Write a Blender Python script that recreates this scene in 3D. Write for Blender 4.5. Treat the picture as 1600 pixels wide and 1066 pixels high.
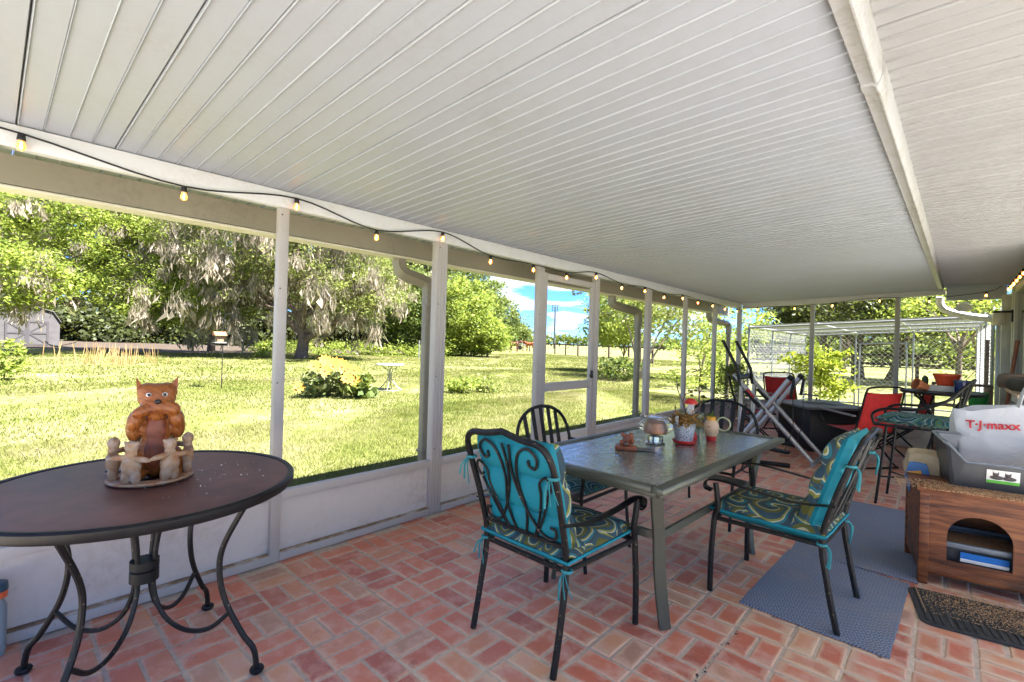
import bpy, bmesh, math, random
import numpy as np
from mathutils import Vector, Matrix, Euler
S = bpy.context.scene
for o in list(bpy.data.objects): bpy.data.objects.remove(o)
R = math.radians
rnd = random.Random(7)
nr = np.random.default_rng(11)
COL = S.collection

# ------------------------------------------------------------------ camera
cd = bpy.data.cameras.new('camera'); cam = bpy.data.objects.new('camera', cd); COL.objects.link(cam)
S.camera = cam
cd.sensor_width = 36.0; cd.lens = 747.34 / 1600 * 36; cd.clip_start = 0.05; cd.clip_end = 2000
YAW, PITCH, ROLL = 0.739163, 0.001718, 0.029327
fw = Vector((-math.sin(YAW)*math.cos(PITCH), math.cos(YAW)*math.cos(PITCH), math.sin(PITCH)))
rt = Vector((math.cos(YAW), math.sin(YAW), 0)); up = rt.cross(fw)
r_ = rt*math.cos(ROLL) + up*math.sin(ROLL); u_ = up*math.cos(ROLL) - rt*math.sin(ROLL)
m3 = Matrix((r_, u_, -fw)).transposed()
cam.matrix_world = Matrix.Translation((2.903, 0, 1.329)) @ m3.to_4x4()

# ------------------------------------------------------------------ sky and sun
SUN = Vector((0.62, 0.20, 1.0)).normalized()
W = bpy.data.worlds.new('World'); S.world = W; W.use_nodes = True
nt = W.node_tree; nt.nodes.clear()
def wn(t, **k):
    n = nt.nodes.new(t)
    for a, b in k.items(): setattr(n, a, b)
    return n
out = wn('ShaderNodeOutputWorld'); bg = wn('ShaderNodeBackground')
sky = wn('ShaderNodeTexSky', sky_type='NISHITA', sun_disc=False)
sky.sun_elevation = math.asin(SUN.z); sky.sun_rotation = math.atan2(SUN.x, SUN.y)
sky.air_density = 0.75; sky.dust_density = 0.0; sky.ozone_density = 5.0
bg.inputs['Strength'].default_value = 0.05
geo = wn('ShaderNodeTexCoord'); sep = wn('ShaderNodeSeparateXYZ'); nt.links.new(geo.outputs['Generated'], sep.inputs[0])
dz = wn('ShaderNodeMath', operation='ADD'); dz.inputs[1].default_value = 0.10; nt.links.new(sep.outputs['Z'], dz.inputs[0])
vx = wn('ShaderNodeMath', operation='DIVIDE'); vy = wn('ShaderNodeMath', operation='DIVIDE')
nt.links.new(sep.outputs['X'], vx.inputs[0]); nt.links.new(dz.outputs[0], vx.inputs[1])
nt.links.new(sep.outputs['Y'], vy.inputs[0]); nt.links.new(dz.outputs[0], vy.inputs[1])
cmb = wn('ShaderNodeCombineXYZ'); nt.links.new(vx.outputs[0], cmb.inputs[0]); nt.links.new(vy.outputs[0], cmb.inputs[1])
cmb.inputs[2].default_value = 3.7
noi = wn('ShaderNodeTexNoise'); noi.inputs['Scale'].default_value = 1.1; noi.inputs['Detail'].default_value = 9; noi.inputs['Roughness'].default_value = 0.55
nt.links.new(cmb.outputs[0], noi.inputs['Vector'])
ramp = wn('ShaderNodeValToRGB'); ramp.color_ramp.elements[0].position = 0.50; ramp.color_ramp.elements[1].position = 0.62
# a bank of cumulus low in the north-west, where the photograph has it
prev_ = noi.outputs['Fac']
for (px, py, wd, amt) in ((890, 478, .085, .09), (790, 446, .055, .08), (850, 515, .06, -.10)):
    dv = (r_*((px-800)/747.34) - u_*((py-533)/747.34) + fw).normalized()
    sb_ = wn('ShaderNodeVectorMath', operation='DISTANCE'); nt.links.new(geo.outputs['Generated'], sb_.inputs[0]); sb_.inputs[1].default_value = dv
    mr = wn('ShaderNodeMapRange', interpolation_type='SMOOTHSTEP'); mr.inputs['From Min'].default_value = 0; mr.inputs['From Max'].default_value = wd; mr.inputs['To Min'].default_value = amt; mr.inputs['To Max'].default_value = 0
    nt.links.new(sb_.outputs['Value'], mr.inputs['Value']); ad = wn('ShaderNodeMath', operation='ADD'); nt.links.new(prev_, ad.inputs[0]); nt.links.new(mr.outputs[0], ad.inputs[1]); prev_ = ad.outputs[0]
nt.links.new(prev_, ramp.inputs[0])
mixc = wn('ShaderNodeMixRGB'); nt.links.new(ramp.outputs[0], mixc.inputs[0])
tint = wn('ShaderNodeMixRGB', blend_type='MULTIPLY'); tint.inputs[0].default_value = 1.0; tint.inputs[2].default_value = (0.33, 0.58, 0.92, 1)
nt.links.new(sky.outputs[0], tint.inputs[1]); nt.links.new(tint.outputs[0], mixc.inputs[1])
mixc.inputs[2].default_value = (4.6, 4.7, 4.9, 1)
nt.links.new(mixc.outputs[0], bg.inputs['Color']); nt.links.new(bg.outputs[0], out.inputs[0])
sl = bpy.data.lights.new('sun', 'SUN'); so = bpy.data.objects.new('sun', sl); COL.objects.link(so)
sl.energy = 5.0; sl.angle = R(0.53); sl.color = (1.0, 0.965, 0.91)
so.rotation_euler = SUN.to_track_quat('Z', 'Y').to_euler(); so.location = (20, 8, 30)
S.view_settings.view_transform = 'Standard'; S.view_settings.look = 'None'
S.view_settings.gamma = 1.0; S.view_settings.use_curve_mapping = False
S.view_settings.exposure = 2.95
S.render.engine = 'CYCLES'
S.cycles.max_bounces = 7; S.cycles.diffuse_bounces = 5; S.cycles.glossy_bounces = 4
S.cycles.transparent_max_bounces = 12; S.cycles.transmission_bounces = 6
S.cycles.caustics_reflective = False; S.cycles.caustics_refractive = False

# ------------------------------------------------------------------ mesh helpers
class MB:
    def __init__(s): s.v = []; s.f = []; s.uv = None
    def add(s, vs, fs):
        n = len(s.v); s.v += [tuple(v) for v in vs]; s.f += [tuple(i+n for i in f) for f in fs]; return s
    def box(s, c, d, rot=None, taper=1.0):
        hx, hy, hz = d[0]/2, d[1]/2, d[2]/2
        vs = [Vector((x*hx*(taper if z > 0 else 1), y*hy*(taper if z > 0 else 1), z*hz)) for z in (-1, 1) for y in (-1, 1) for x in (-1, 1)]
        if rot is not None:
            m = rot if isinstance(rot, Matrix) else Euler(rot).to_matrix()
            vs = [m @ v for v in vs]
        c = Vector(c)
        return s.add([v+c for v in vs], [(0,2,3,1),(4,5,7,6),(0,1,5,4),(2,6,7,3),(0,4,6,2),(1,3,7,5)])
    def rbox(s, c, d, b=0.005, rot=None, seg=2):
        bm = bmesh.new(); bmesh.ops.create_cube(bm, size=1.0)
        for v in bm.verts: v.co = Vector((v.co.x*d[0], v.co.y*d[1], v.co.z*d[2]))
        bmesh.ops.bevel(bm, geom=bm.edges[:], offset=min(b, min(d)*0.49), segments=seg, profile=0.5, affect='EDGES')
        m = Matrix.Identity(3) if rot is None else (rot if isinstance(rot, Matrix) else Euler(rot).to_matrix())
        c = Vector(c); bm.verts.index_update()
        s.add([m @ v.co + c for v in bm.verts], [[v.index for v in f.verts] for f in bm.faces]); bm.free(); return s
    def tube(s, pts, r, n=8, closed=False, flat=None, cap=True, upv=None):
        pts = [Vector(p) for p in pts]; N = len(pts)
        rr = r if isinstance(r, (list, tuple)) else [r]*N
        vs = []; prev = None
        for i, p in enumerate(pts):
            if closed: t = pts[(i+1) % N] - pts[i-1]
            else: t = pts[min(i+1, N-1)] - pts[max(i-1, 0)]
            t.normalize()
            if prev is None:
                a = Vector(upv) if upv else (Vector((0, 0, 1)) if abs(t.z) < 0.9 else Vector((1, 0, 0)))
            else: a = prev
            x = (a - t*a.dot(t)); 
            if x.length < 1e-6: x = t.orthogonal()
            x.normalize(); y = t.cross(x); prev = x
            fx, fy = flat if flat else (1, 1)
            for k in range(n):
                an = 2*math.pi*(k+0.5)/n
                vs.append(p + (x*math.cos(an)*fx + y*math.sin(an)*fy)*rr[i])
        fs = []
        for i in range(N if closed else N-1):
            for k in range(n):
                a0 = i*n+k; a1 = i*n+(k+1) % n; b0 = ((i+1) % N)*n+k; b1 = ((i+1) % N)*n+(k+1) % n
                fs.append((a0, a1, b1, b0))
        if cap and not closed:
            fs.append(tuple(range(n))[::-1]); fs.append(tuple((N-1)*n+k for k in range(n)))
        return s.add(vs, fs)
    def lathe(s, prof, n=24, c=(0,0,0), sx=1, sy=1, capb=True, capt=True):
        vs = []; fs = []
        for (r, z) in prof:
            for k in range(n):
                a = 2*math.pi*k/n; vs.append((c[0]+r*sx*math.cos(a), c[1]+r*sy*math.sin(a), c[2]+z))
        for i in range(len(prof)-1):
            for k in range(n):
                fs.append((i*n+k, i*n+(k+1) % n, (i+1)*n+(k+1) % n, (i+1)*n+k))
        if capb: fs.append(tuple(range(n))[::-1])
        if capt: fs.append(tuple((len(prof)-1)*n+k for k in range(n)))
        return s.add(vs, fs)
    def ell(s, c, d, n=14, m=10, rot=None):
        mm = None if rot is None else Euler(rot).to_matrix()
        vs = []; fs = []; c = Vector(c)
        for i in range(m+1):
            ph = math.pi*i/m
            for k in range(n):
                a = 2*math.pi*k/n
                v = Vector((d[0]*math.sin(ph)*math.cos(a), d[1]*math.sin(ph)*math.sin(a), d[2]*math.cos(ph)))
                vs.append((mm @ v if mm else v) + c)
        for i in range(m):
            for k in range(n):
                fs.append((i*n+k, (i+1)*n+k, (i+1)*n+(k+1) % n, i*n+(k+1) % n))
        return s.add(vs, fs)
    def prism(s, pts, axis, a, b):
        # pts 2D outline, extruded along axis from a to b; 2D coords are the two other axes in order
        def P(p, t):
            q = list(p); q.insert('xyz'.index(axis), t); return q
        n = len(pts); vs = [P(p, a) for p in pts] + [P(p, b) for p in pts]
        fs = [tuple(range(n)), tuple(range(2*n-1, n-1, -1))] + [(i, i+n, (i+1) % n+n, (i+1) % n) for i in range(n)]
        return s.add(vs, fs)
    def mesh(s, name='mesh'):
        me = bpy.data.meshes.new(name); me.from_pydata(s.v, [], s.f); return me
    def build(s, name, m, parent=None, smooth=True, ang=40, fix=True):
        me = s.mesh(name)
        if fix:
            bm = bmesh.new(); bm.from_mesh(me); bmesh.ops.remove_doubles(bm, verts=bm.verts, dist=1e-5)
            bmesh.ops.recalc_face_normals(bm, faces=bm.faces); bm.to_mesh(me); bm.free()
        return link(name, me, m, parent, smooth, ang)
def link(name, me, m, parent=None, smooth=False, ang=40):
    if m is not None and len(me.materials) == 0: me.materials.append(m)
    if smooth:
        me.shade_smooth(); me.set_sharp_from_angle(angle=R(ang))
    o = bpy.data.objects.new(name, me); COL.objects.link(o)
    if parent is not None: o.parent = parent
    return o
def tag(o, label=None, cat=None, group=None, kind=None):
    if label: o['label'] = label
    if cat: o['category'] = cat
    if group: o['group'] = group
    if kind: o['kind'] = kind
    return o
def thing(name, label, cat, loc=(0,0,0), rz=0, group=None):
    o = bpy.data.objects.new(name, None); COL.objects.link(o); o.location = loc; o.rotation_euler = (0, 0, rz)
    o.empty_display_size = 0.1
    return tag(o, label, cat, group)
def copy_tree(o, loc, rz, label, parent=None):
    c = o.copy(); COL.objects.link(c); c.location = loc; c.rotation_euler = (0, 0, rz)
    if label: c['label'] = label
    for ch in o.children:
        d = ch.copy(); COL.objects.link(d); d.parent = c
        for g in ch.children:
            e = g.copy(); COL.objects.link(e); e.parent = d
    return c
def bez(pts, n=8):
    # Catmull-Rom through the points
    P = [Vector(p) for p in pts]; P = [P[0]*2-P[1]] + P + [P[-1]*2-P[-2]]; out = []
    for i in range(1, len(P)-2):
        a, b, c, d = P[i-1:i+3]
        for k in range(n):
            t = k/n
            out.append(0.5*((2*b) + (c-a)*t + (2*a-5*b+4*c-d)*t*t + (3*b-a-3*c+d)*t**3))
    out.append(P[-2]); return out
def quads_mesh(name, V, nper, uvs=None):
    # V: (N*nper,3) numpy vertices, consecutive faces of nper corners
    V = np.asarray(V, dtype=np.float32); n = len(V)//nper
    me = bpy.data.meshes.new(name); me.vertices.add(len(V)); me.vertices.foreach_set('co', V.ravel())
    me.loops.add(len(V)); me.loops.foreach_set('vertex_index', np.arange(len(V), dtype=np.int32))
    me.polygons.add(n); me.polygons.foreach_set('loop_start', np.arange(0, len(V), nper, dtype=np.int32))
    try: me.polygons.foreach_set('loop_total', np.full(n, nper, dtype=np.int32))
    except Exception: pass
    me.update(calc_edges=True); return me

# ------------------------------------------------------------------ materials
MATS = {}
class NT:
    def __init__(s, name):
        s.m = bpy.data.materials.new(name); s.m.use_nodes = True; s.t = s.m.node_tree; s.t.nodes.clear()
        s.out = s.n('ShaderNodeOutputMaterial'); s.b = s.n('ShaderNodeBsdfPrincipled'); s.l(s.b.outputs[0], s.out.inputs[0])
    def n(s, t, **k):
        nd = s.t.nodes.new(t)
        for a, b in k.items(): setattr(nd, a, b)
        return nd
    def l(s, a, b): s.t.links.new(a, b)
    def coord(s, kind='Object'): return s.n('ShaderNodeTexCoord').outputs[kind]
    def noise(s, scale, detail=4, rough=0.55, vec=None, dist=0):
        nd = s.n('ShaderNodeTexNoise'); nd.inputs['Scale'].default_value = scale; nd.inputs['Detail'].default_value = detail
        nd.inputs['Roughness'].default_value = rough; nd.inputs['Distortion'].default_value = dist
        if vec is not None: s.l(vec, nd.inputs['Vector'])
        return nd.outputs['Fac']
    def ramp(s, fac, stops, interp='LINEAR'):
        nd = s.n('ShaderNodeValToRGB'); cr = nd.color_ramp; cr.interpolation = interp
        while len(cr.elements) < len(stops): cr.elements.new(0.5)
        for e, (p, c) in zip(cr.elements, stops):
            e.position = p; e.color = (*c, 1) if len(c) == 3 else c
        s.l(fac, nd.inputs[0]); return nd.outputs[0]
    def mix(s, fac, a, b, mode='MIX'):
        nd = s.n('ShaderNodeMixRGB', blend_type=mode)
        for i, x in ((0, fac), (1, a), (2, b)):
            if isinstance(x, (int, float)): nd.inputs[i].default_value = x
            elif isinstance(x, tuple): nd.inputs[i].default_value = (*x, 1)
            else: s.l(x, nd.inputs[i])
        return nd.outputs[0]
    def math(s, op, a, b=None, clamp=False):
        nd = s.n('ShaderNodeMath', operation=op, use_clamp=clamp)
        for i, x in ((0, a), (1, b)):
            if x is None: continue
            if isinstance(x, (int, float)): nd.inputs[i].default_value = x
            else: s.l(x, nd.inputs[i])
        return nd.outputs[0]
    def bump(s, h, strength=0.3, dist=0.01):
        nd = s.n('ShaderNodeBump'); nd.inputs['Strength'].default_value = strength; nd.inputs['Distance'].default_value = dist
        s.l(h, nd.inputs['Height']); s.l(nd.outputs[0], s.b.inputs['Normal'])
    def set(s, col=None, rough=None, metal=None, spec=None):
        for k, x in (('Base Color', col), ('Roughness', rough), ('Metallic', metal), ('Specular IOR Level', spec)):
            if x is None: continue
            if isinstance(x, (int, float)): s.b.inputs[k].default_value = x
            elif isinstance(x, tuple): s.b.inputs[k].default_value = (*x, 1)
            else: s.l(x, s.b.inputs[k])
        return s.m
def simple(name, col, rough=0.5, metal=0.0, var=0.12, scale=12, bump=0.0, bscale=60, wear=None, wearamt=0.62, coordk='Object', spec=None):
    if name in MATS: return MATS[name]
    t = NT(name); vec = t.coord(coordk)
    n = t.noise(scale, 5, 0.6, vec)
    c = t.ramp(n, [(0.3, tuple(x*(1-var) for x in col)), (0.7, tuple(min(1, x*(1+var)) for x in col))])
    if wear:
        n2 = t.noise(scale*1.7, 8, 0.7, vec)
        f = t.ramp(n2, [(wearamt, (0, 0, 0)), (wearamt+0.05, (1, 1, 1))])
        c = t.mix(f, c, wear)
    t.set(c, rough, metal, spec)
    if bump: t.bump(t.noise(bscale, 4, 0.6, vec), bump, 0.005)
    MATS[name] = t.m; return t.m
CAMP = Vector((2.903, 0, 1.329))
def at(px, py, d):
    """the point seen at photo pixel (px, py), d metres ahead of the lens"""
    return CAMP + (r_*((px-800)/747.34) - u_*((py-533)/747.34) + fw)*d
def gnd(px, d, z=-0.12):
    p = at(px, 540, d); return Vector((p.x, p.y, z))

# ------------------------------------------------------------------ structure materials
def brick_mat(name, island):
    t = NT(name)
    uv = t.coord('UV'); pos = t.n('ShaderNodeNewGeometry').outputs['Position']
    if island: rv = t.n('ShaderNodeNewGeometry').outputs['Random Per Island']
    else: rv = t.n('ShaderNodeObjectInfo').outputs['Random']
    base = t.ramp(rv, [(0.0, (0.40, 0.090, 0.046)), (0.2, (0.56, 0.140, 0.068)), (0.45, (0.67, 0.195, 0.090)), (0.7, (0.60, 0.24, 0.125)), (0.88, (0.73, 0.34, 0.15)), (1.0, (0.38, 0.23, 0.16))])
    n1 = t.noise(9, 6, 0.65, pos); n2 = t.noise(60, 5, 0.7, pos); n3 = t.noise(2.2, 3, 0.5, pos)
    c = t.mix(t.math('MULTIPLY', n2, 0.55), base, t.mix(0.5, base, (0.62, 0.30, 0.24)))
    c = t.mix(t.ramp(n1, [(0.46, (0, 0, 0)), (0.68, (0.62,)*3)]), c, (0.74, 0.46, 0.37))   # pale scuffed bloom
    # mortar film kept towards each brick's edges
    sx = t.n('ShaderNodeSeparateXYZ'); t.l(uv, sx.inputs[0])
    ex = t.math('ABSOLUTE', t.math('SUBTRACT', sx.outputs[0], 0.5)); ey = t.math('ABSOLUTE', t.math('SUBTRACT', sx.outputs[1], 0.5))
    e = t.math('MAXIMUM', ex, ey)
    e = t.math('ADD', e, t.math('MULTIPLY', t.math('SUBTRACT', n1, 0.5), 0.34))
    e = t.math('ADD', e, t.math('MULTIPLY', t.math('SUBTRACT', n2, 0.5), 0.18))
    e = t.math('ADD', e, t.math('MULTIPLY', t.math('SUBTRACT', rv, 0.5), 0.10))
    px_ = t.n('ShaderNodeSeparateXYZ'); t.l(pos, px_.inputs[0]); e = t.math('ADD', e, t.math('MULTIPLY', t.math('SUBTRACT', px_.outputs[0], 1.5), .055))   # film increases towards the house side
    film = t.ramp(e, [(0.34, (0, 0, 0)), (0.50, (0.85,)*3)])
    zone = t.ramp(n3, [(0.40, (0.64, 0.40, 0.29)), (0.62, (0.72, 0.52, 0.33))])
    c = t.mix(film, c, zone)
    n5 = t.noise(1.1, 4, 0.6, pos)
    c = t.mix(t.ramp(n5, [(0.50, (0, 0, 0)), (0.72, (0.30,)*3)]), c, (0.66, 0.50, 0.38))      # sandy haze in patches
    n6 = t.noise(5.5, 6, 0.7, pos); c = t.mix(t.ramp(n6, [(0.62, (0, 0, 0)), (0.70, (0.45,)*3)]), c, (0.16, 0.10, 0.085))   # old stains
    t.set(c, t.ramp(n1, [(0.3, (0.34,)*3), (0.7, (0.58,)*3)]), 0, 0.5)
    t.bump(t.math('ADD', n2, t.math('MULTIPLY', n1, 0.6)), 0.35, 0.004); return t.m
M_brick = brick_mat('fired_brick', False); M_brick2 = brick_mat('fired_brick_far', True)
def mortar():
    t = NT('mortar'); pos = t.coord('Object'); n = t.noise(30, 6, 0.65, pos); n2 = t.noise(1.3, 3, 0.5, pos)
    c = t.mix(t.ramp(n2, [(0.38, (0, 0, 0)), (0.62, (1, 1, 1))]), t.ramp(n, [(0.3, (0.38, 0.30, 0.24)), (0.7, (0.56, 0.46, 0.38))]), t.ramp(n, [(0.3, (0.52, 0.42, 0.31)), (0.7, (0.72, 0.60, 0.46))]))
    t.set(c, 0.9); t.bump(n, 0.4, 0.004); return t.m
M_mortar = mortar()
def white_alu(name, col, dirt, amt, rough=0.42, scale=3.0, spec=0.5):
    t = NT(name); pos = t.n('ShaderNodeNewGeometry').outputs['Position']
    n = t.noise(scale, 6, 0.62, pos); n2 = t.noise(scale*9, 6, 0.7, pos)
    f = t.math('MULTIPLY', t.ramp(n, [(0.42, (0, 0, 0)), (0.72, (1, 1, 1))]), t.ramp(n2, [(0.40, (0, 0, 0)), (0.62, (1, 1, 1))]))
    c = t.mix(t.math('MULTIPLY', f, amt), col, dirt)
    if name.startswith('kick') or name.startswith('post'):
        c = t.mix(t.ramp(t.noise(38, 5, .75, pos), [(.66, (0, 0, 0)), (.72, (.8,)*3)]), c, (.26, .19, .14))
    rv = t.n('ShaderNodeObjectInfo').outputs['Random']
    c = t.mix(t.math('MULTIPLY', rv, 0.06), c, (0.5, 0.5, 0.49))
    t.set(c, rough, 0, spec); t.bump(n2, 0.04, 0.002); return t.m
M_ceil = white_alu('ceiling_paint', (0.355, 0.380, 0.425), (0.30, 0.30, 0.30), 0.5, 0.40)
M_ceil_r = white_alu('ceiling_paint_house_side', (0.335, 0.335, 0.335), (0.27, 0.25, 0.22), 0.5, 0.40)
M_white = white_alu('white_aluminium', (0.60, 0.60, 0.60), (0.46, 0.40, 0.32), 0.55, 0.5, 5)
M_kick = white_alu('kick_panel_paint', (0.61, 0.56, 0.51), (0.36, 0.28, 0.22), 0.5, 0.55, 2.2)
M_frame = white_alu('post_paint', (0.45, 0.415, 0.38), (0.42, 0.34, 0.27), 0.6, 0.5, 6)  # lowered from white, so the backlit shade sits in the colour
M_gutter = white_alu('gutter_shaded_paint', (0.25, 0.22, 0.15), (0.16, 0.14, 0.10), 0.7, 0.5, 4)  # dark tone carries the trough's shade in its colour, downspouts share it
def grime():
    t = NT('sill_grime'); p = t.n('ShaderNodeNewGeometry').outputs['Position']; t.set(t.ramp(t.noise(7, 7, .75, p), [(.36, (.60, .55, .49)), (.50, (.34, .24, .15)), (.64, (.15, .09, .05))]), .9); return t.m
M_dirt = grime()
M_screw = simple('screw_dark', (0.03, 0.027, 0.025), 0.5)

def lawn_mat():
    t = NT('lawn'); pos = t.n('ShaderNodeNewGeometry').outputs['Position']
    a = t.noise(0.35, 5, 0.6, pos); b = t.noise(3.0, 6, 0.7, pos); d = t.noise(40, 4, 0.7, pos)
    green = t.ramp(b, [(0.3, (0.095, 0.112, 0.025)), (0.7, (0.17, 0.185, 0.054))])
    dry = t.ramp(b, [(0.3, (0.21, 0.195, 0.085)), (0.7, (0.32, 0.28, 0.175))])
    f = t.math('ADD', t.math('MULTIPLY', a, 0.7), t.math('MULTIPLY', b, 0.3))
    c = t.mix(t.ramp(f, [(0.45, (0, 0, 0)), (0.66, (1, 1, 1))]), green, dry)
    c = t.mix(t.math('MULTIPLY', d, 0.4), c, t.mix(0.5, c, (0.08, 0.10, 0.02)))
    t.set(c, 0.95, 0, 0.1); t.bump(t.math('ADD', d, b), 0.8, 0.03); return t.m
M_lawn = lawn_mat()
def leaf_mat(name, dark, mid, light, trans=0.35, rough=0.55):
    t = NT(name); g = t.n('ShaderNodeNewGeometry'); rv = g.outputs['Random Per Island']
    n = t.noise(0.55, 3, 0.6, g.outputs['Position'])
    f = t.math('ADD', t.math('MULTIPLY', rv, 0.55), t.math('MULTIPLY', n, 0.5))
    c = t.ramp(f, [(0.2, dark), (0.5, mid), (0.85, light)])
    t.set(c, rough, 0, 0.25)
    tr = t.n('ShaderNodeBsdfTranslucent'); t.l(t.mix(0.25, c, (0.45, 0.5, 0.06), 'MIX'), tr.inputs[0])
    mx = t.n('ShaderNodeMixShader'); mx.inputs[0].default_value = trans
    t.l(t.b.outputs[0], mx.inputs[1]); t.l(tr.outputs[0], mx.inputs[2]); t.l(mx.outputs[0], t.out.inputs[0]); return t.m
L_oak = leaf_mat('oak_leaf', (0.045, 0.075, 0.018), (0.10, 0.14, 0.034), (0.20, 0.24, 0.065))
L_bright = leaf_mat('bright_leaf', (0.085, 0.13, 0.02), (0.20, 0.265, 0.045), (0.36, 0.40, 0.09), 0.5)
L_lime = leaf_mat('lime_leaf', (0.15, 0.21, 0.02), (0.27, 0.33, 0.03), (0.40, 0.43, 0.06), 0.5)
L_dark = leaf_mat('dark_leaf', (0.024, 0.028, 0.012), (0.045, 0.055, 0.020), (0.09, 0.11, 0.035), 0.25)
L_moss = leaf_mat('spanish_moss', (0.18, 0.145, 0.115), (0.29, 0.245, 0.20), (0.42, 0.365, 0.31), 0.5, 0.9)
L_grey = leaf_mat('grey_leaf', (0.10, 0.14, 0.035), (0.21, 0.25, 0.07), (0.36, 0.37, 0.14), 0.5)
def grass_mat():
    t = NT('grass_blade'); g = t.n('ShaderNodeNewGeometry'); rv = g.outputs['Random Per Island']; pos = g.outputs['Position']
    a = t.noise(.22, 4, .6, pos); b = t.noise(1.3, 5, .65, pos)
    f = t.math('ADD', t.math('MULTIPLY', a, .55), t.math('ADD', t.math('MULTIPLY', b, .45), t.math('MULTIPLY', t.math('SUBTRACT', rv, .5), .16)))
    c = t.ramp(f, [(.32, (.058, .085, .012)), (.44, (.125, .148, .028)), (.53, (.195, .195, .060)), (.64, (.31, .27, .165))])
    c = t.mix(t.math('MULTIPLY', rv, .35), c, t.mix(.5, c, (.07, .11, .015))); t.set(c, .8, 0, .15)
    tr = t.n('ShaderNodeBsdfTranslucent'); t.l(c, tr.inputs[0]); mx = t.n('ShaderNodeMixShader'); mx.inputs[0].default_value = .35
    t.l(t.b.outputs[0], mx.inputs[1]); t.l(tr.outputs[0], mx.inputs[2]); t.l(mx.outputs[0], t.out.inputs[0]); return t.m
L_grass = grass_mat()
L_reed = leaf_mat('dry_reed', (0.30, 0.19, 0.08), (0.45, 0.30, 0.14), (0.60, 0.42, 0.22), 0.4, 0.8)
M_bark = simple('bark', (0.13, 0.095, 0.07), 0.9, var=0.5, scale=9, bump=0.8, bscale=14)
M_branch = simple('pale_branch', (0.28, 0.22, 0.16), 0.85, var=0.35, scale=9, bump=0.4, bscale=20)

# ------------------------------------------------------------------ ground
def sheet(name, x0, x1, y0, y1, z, m, nx=1, ny=1):
    b = MB()
    for i in range(nx):
        for j in range(ny):
            xa, xb = x0+(x1-x0)*i/nx, x0+(x1-x0)*(i+1)/nx; ya, yb = y0+(y1-y0)*j/ny, y0+(y1-y0)*(j+1)/ny
            b.add([(xa, ya, z), (xb, ya, z), (xb, yb, z), (xa, yb, z)], [(0, 1, 2, 3)])
    return b.build(name, m, smooth=False, fix=False)
M_conc = simple('concrete', (0.50, 0.48, 0.45), .9, var=.15, scale=2, bump=.2, bscale=40)
tag(sheet('bounce_slab_back', -1.5, 14, -16, -1.75, -0.112, M_conc), kind='structure')  # added unseen ground that bounces sunlight into the porch
tag(sheet('bounce_slab_side', 3.64, 12, -1.74, 6.2, -0.108, M_conc), kind='structure')  # added pale strip out of view, bounces sun in from the right
tag(sheet('lawn', -420, 320, -300, 420, -0.12, M_lawn), kind='structure')

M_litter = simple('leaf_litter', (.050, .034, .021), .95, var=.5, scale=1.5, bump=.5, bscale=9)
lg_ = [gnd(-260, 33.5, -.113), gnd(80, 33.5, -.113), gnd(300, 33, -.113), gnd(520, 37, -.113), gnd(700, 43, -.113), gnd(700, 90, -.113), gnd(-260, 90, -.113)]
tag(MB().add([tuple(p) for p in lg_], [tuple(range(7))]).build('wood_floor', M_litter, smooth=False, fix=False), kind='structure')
# patio: mortar bed with each basket-weave brick laid on it
pf = MB().box((1.77, 4.0, -0.056), (3.74, 11.4, 0.104)).build('patio_floor', M_mortar, smooth=False)
tag(pf, kind='structure')
MOD = 0.21; GX, GY = 0.714, 1.1746
def brick_mesh(seed):
    q = random.Random(seed); L, Wd = 0.1965, 0.0920; j = lambda a: q.uniform(-a, a)
    o = [(-L/2+j(.002), -Wd/2+j(.002)), (L/2+j(.002), -Wd/2+j(.002)), (L/2+j(.002), Wd/2+j(.002)), (-L/2+j(.002), Wd/2+j(.002))]
    vs = [(x, y, -0.03) for x, y in o] + [(x, y, -0.0035+j(.0006)) for x, y in o] + [(x*(1-0.006/L*2), y*(1-0.006/Wd*2), j(.0012)) for x, y in o]
    fs = [(0, 1, 5, 4), (1, 2, 6, 5), (2, 3, 7, 6), (3, 0, 4, 7), (4, 5, 9, 8), (5, 6, 10, 9), (6, 7, 11, 10), (7, 4, 8, 11), (8, 9, 10, 11)]
    return vs, fs
BM = [brick_mesh(i) for i in range(8)]
def put_uv(me):
    uv = me.uv_layers.new(name='UVMap')
    return uv
BME = []
for vs, fs in BM:
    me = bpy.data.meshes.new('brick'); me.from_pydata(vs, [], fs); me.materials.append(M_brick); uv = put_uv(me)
    for lp in me.loops:
        v = me.vertices[lp.vertex_index].co; uv.data[lp.index].uv = (v.x/0.197+0.5, v.y/0.0925+0.5)
    BME.append(me)
bl = []
for i in range(-4, 15):
    for j in range(-9, 42):
        cx, cy = GX+(i+0.5)*MOD, GY+(j+0.5)*MOD
        for s in (-1, 1):
            if (i+j) % 2 == 0: x, y, a = cx+s*MOD/4, cy, math.pi/2
            else: x, y, a = cx, cy+s*MOD/4, 0.0
            if x < 0.03 or x > 3.60 or y > 9.48: continue
            bl.append((x+rnd.uniform(-.003, .003), y+rnd.uniform(-.003, .003), a+rnd.uniform(-.012, .012)+(math.pi if rnd.random() < .5 else 0), rnd.uniform(-.0015, .0015), rnd.randrange(8)))
def vis(b):
    d = Vector((b[0], b[1], 0)) - CAMP; dep = d.dot(fw)
    if dep < 0.5: return 1e9
    px, py = 800+747*d.dot(r_)/dep, 533-747*d.dot(u_)/dep
    return d.length if (-40 < px < 1640 and py < 1100) else 1e6+d.length
bl.sort(key=vis)
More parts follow.
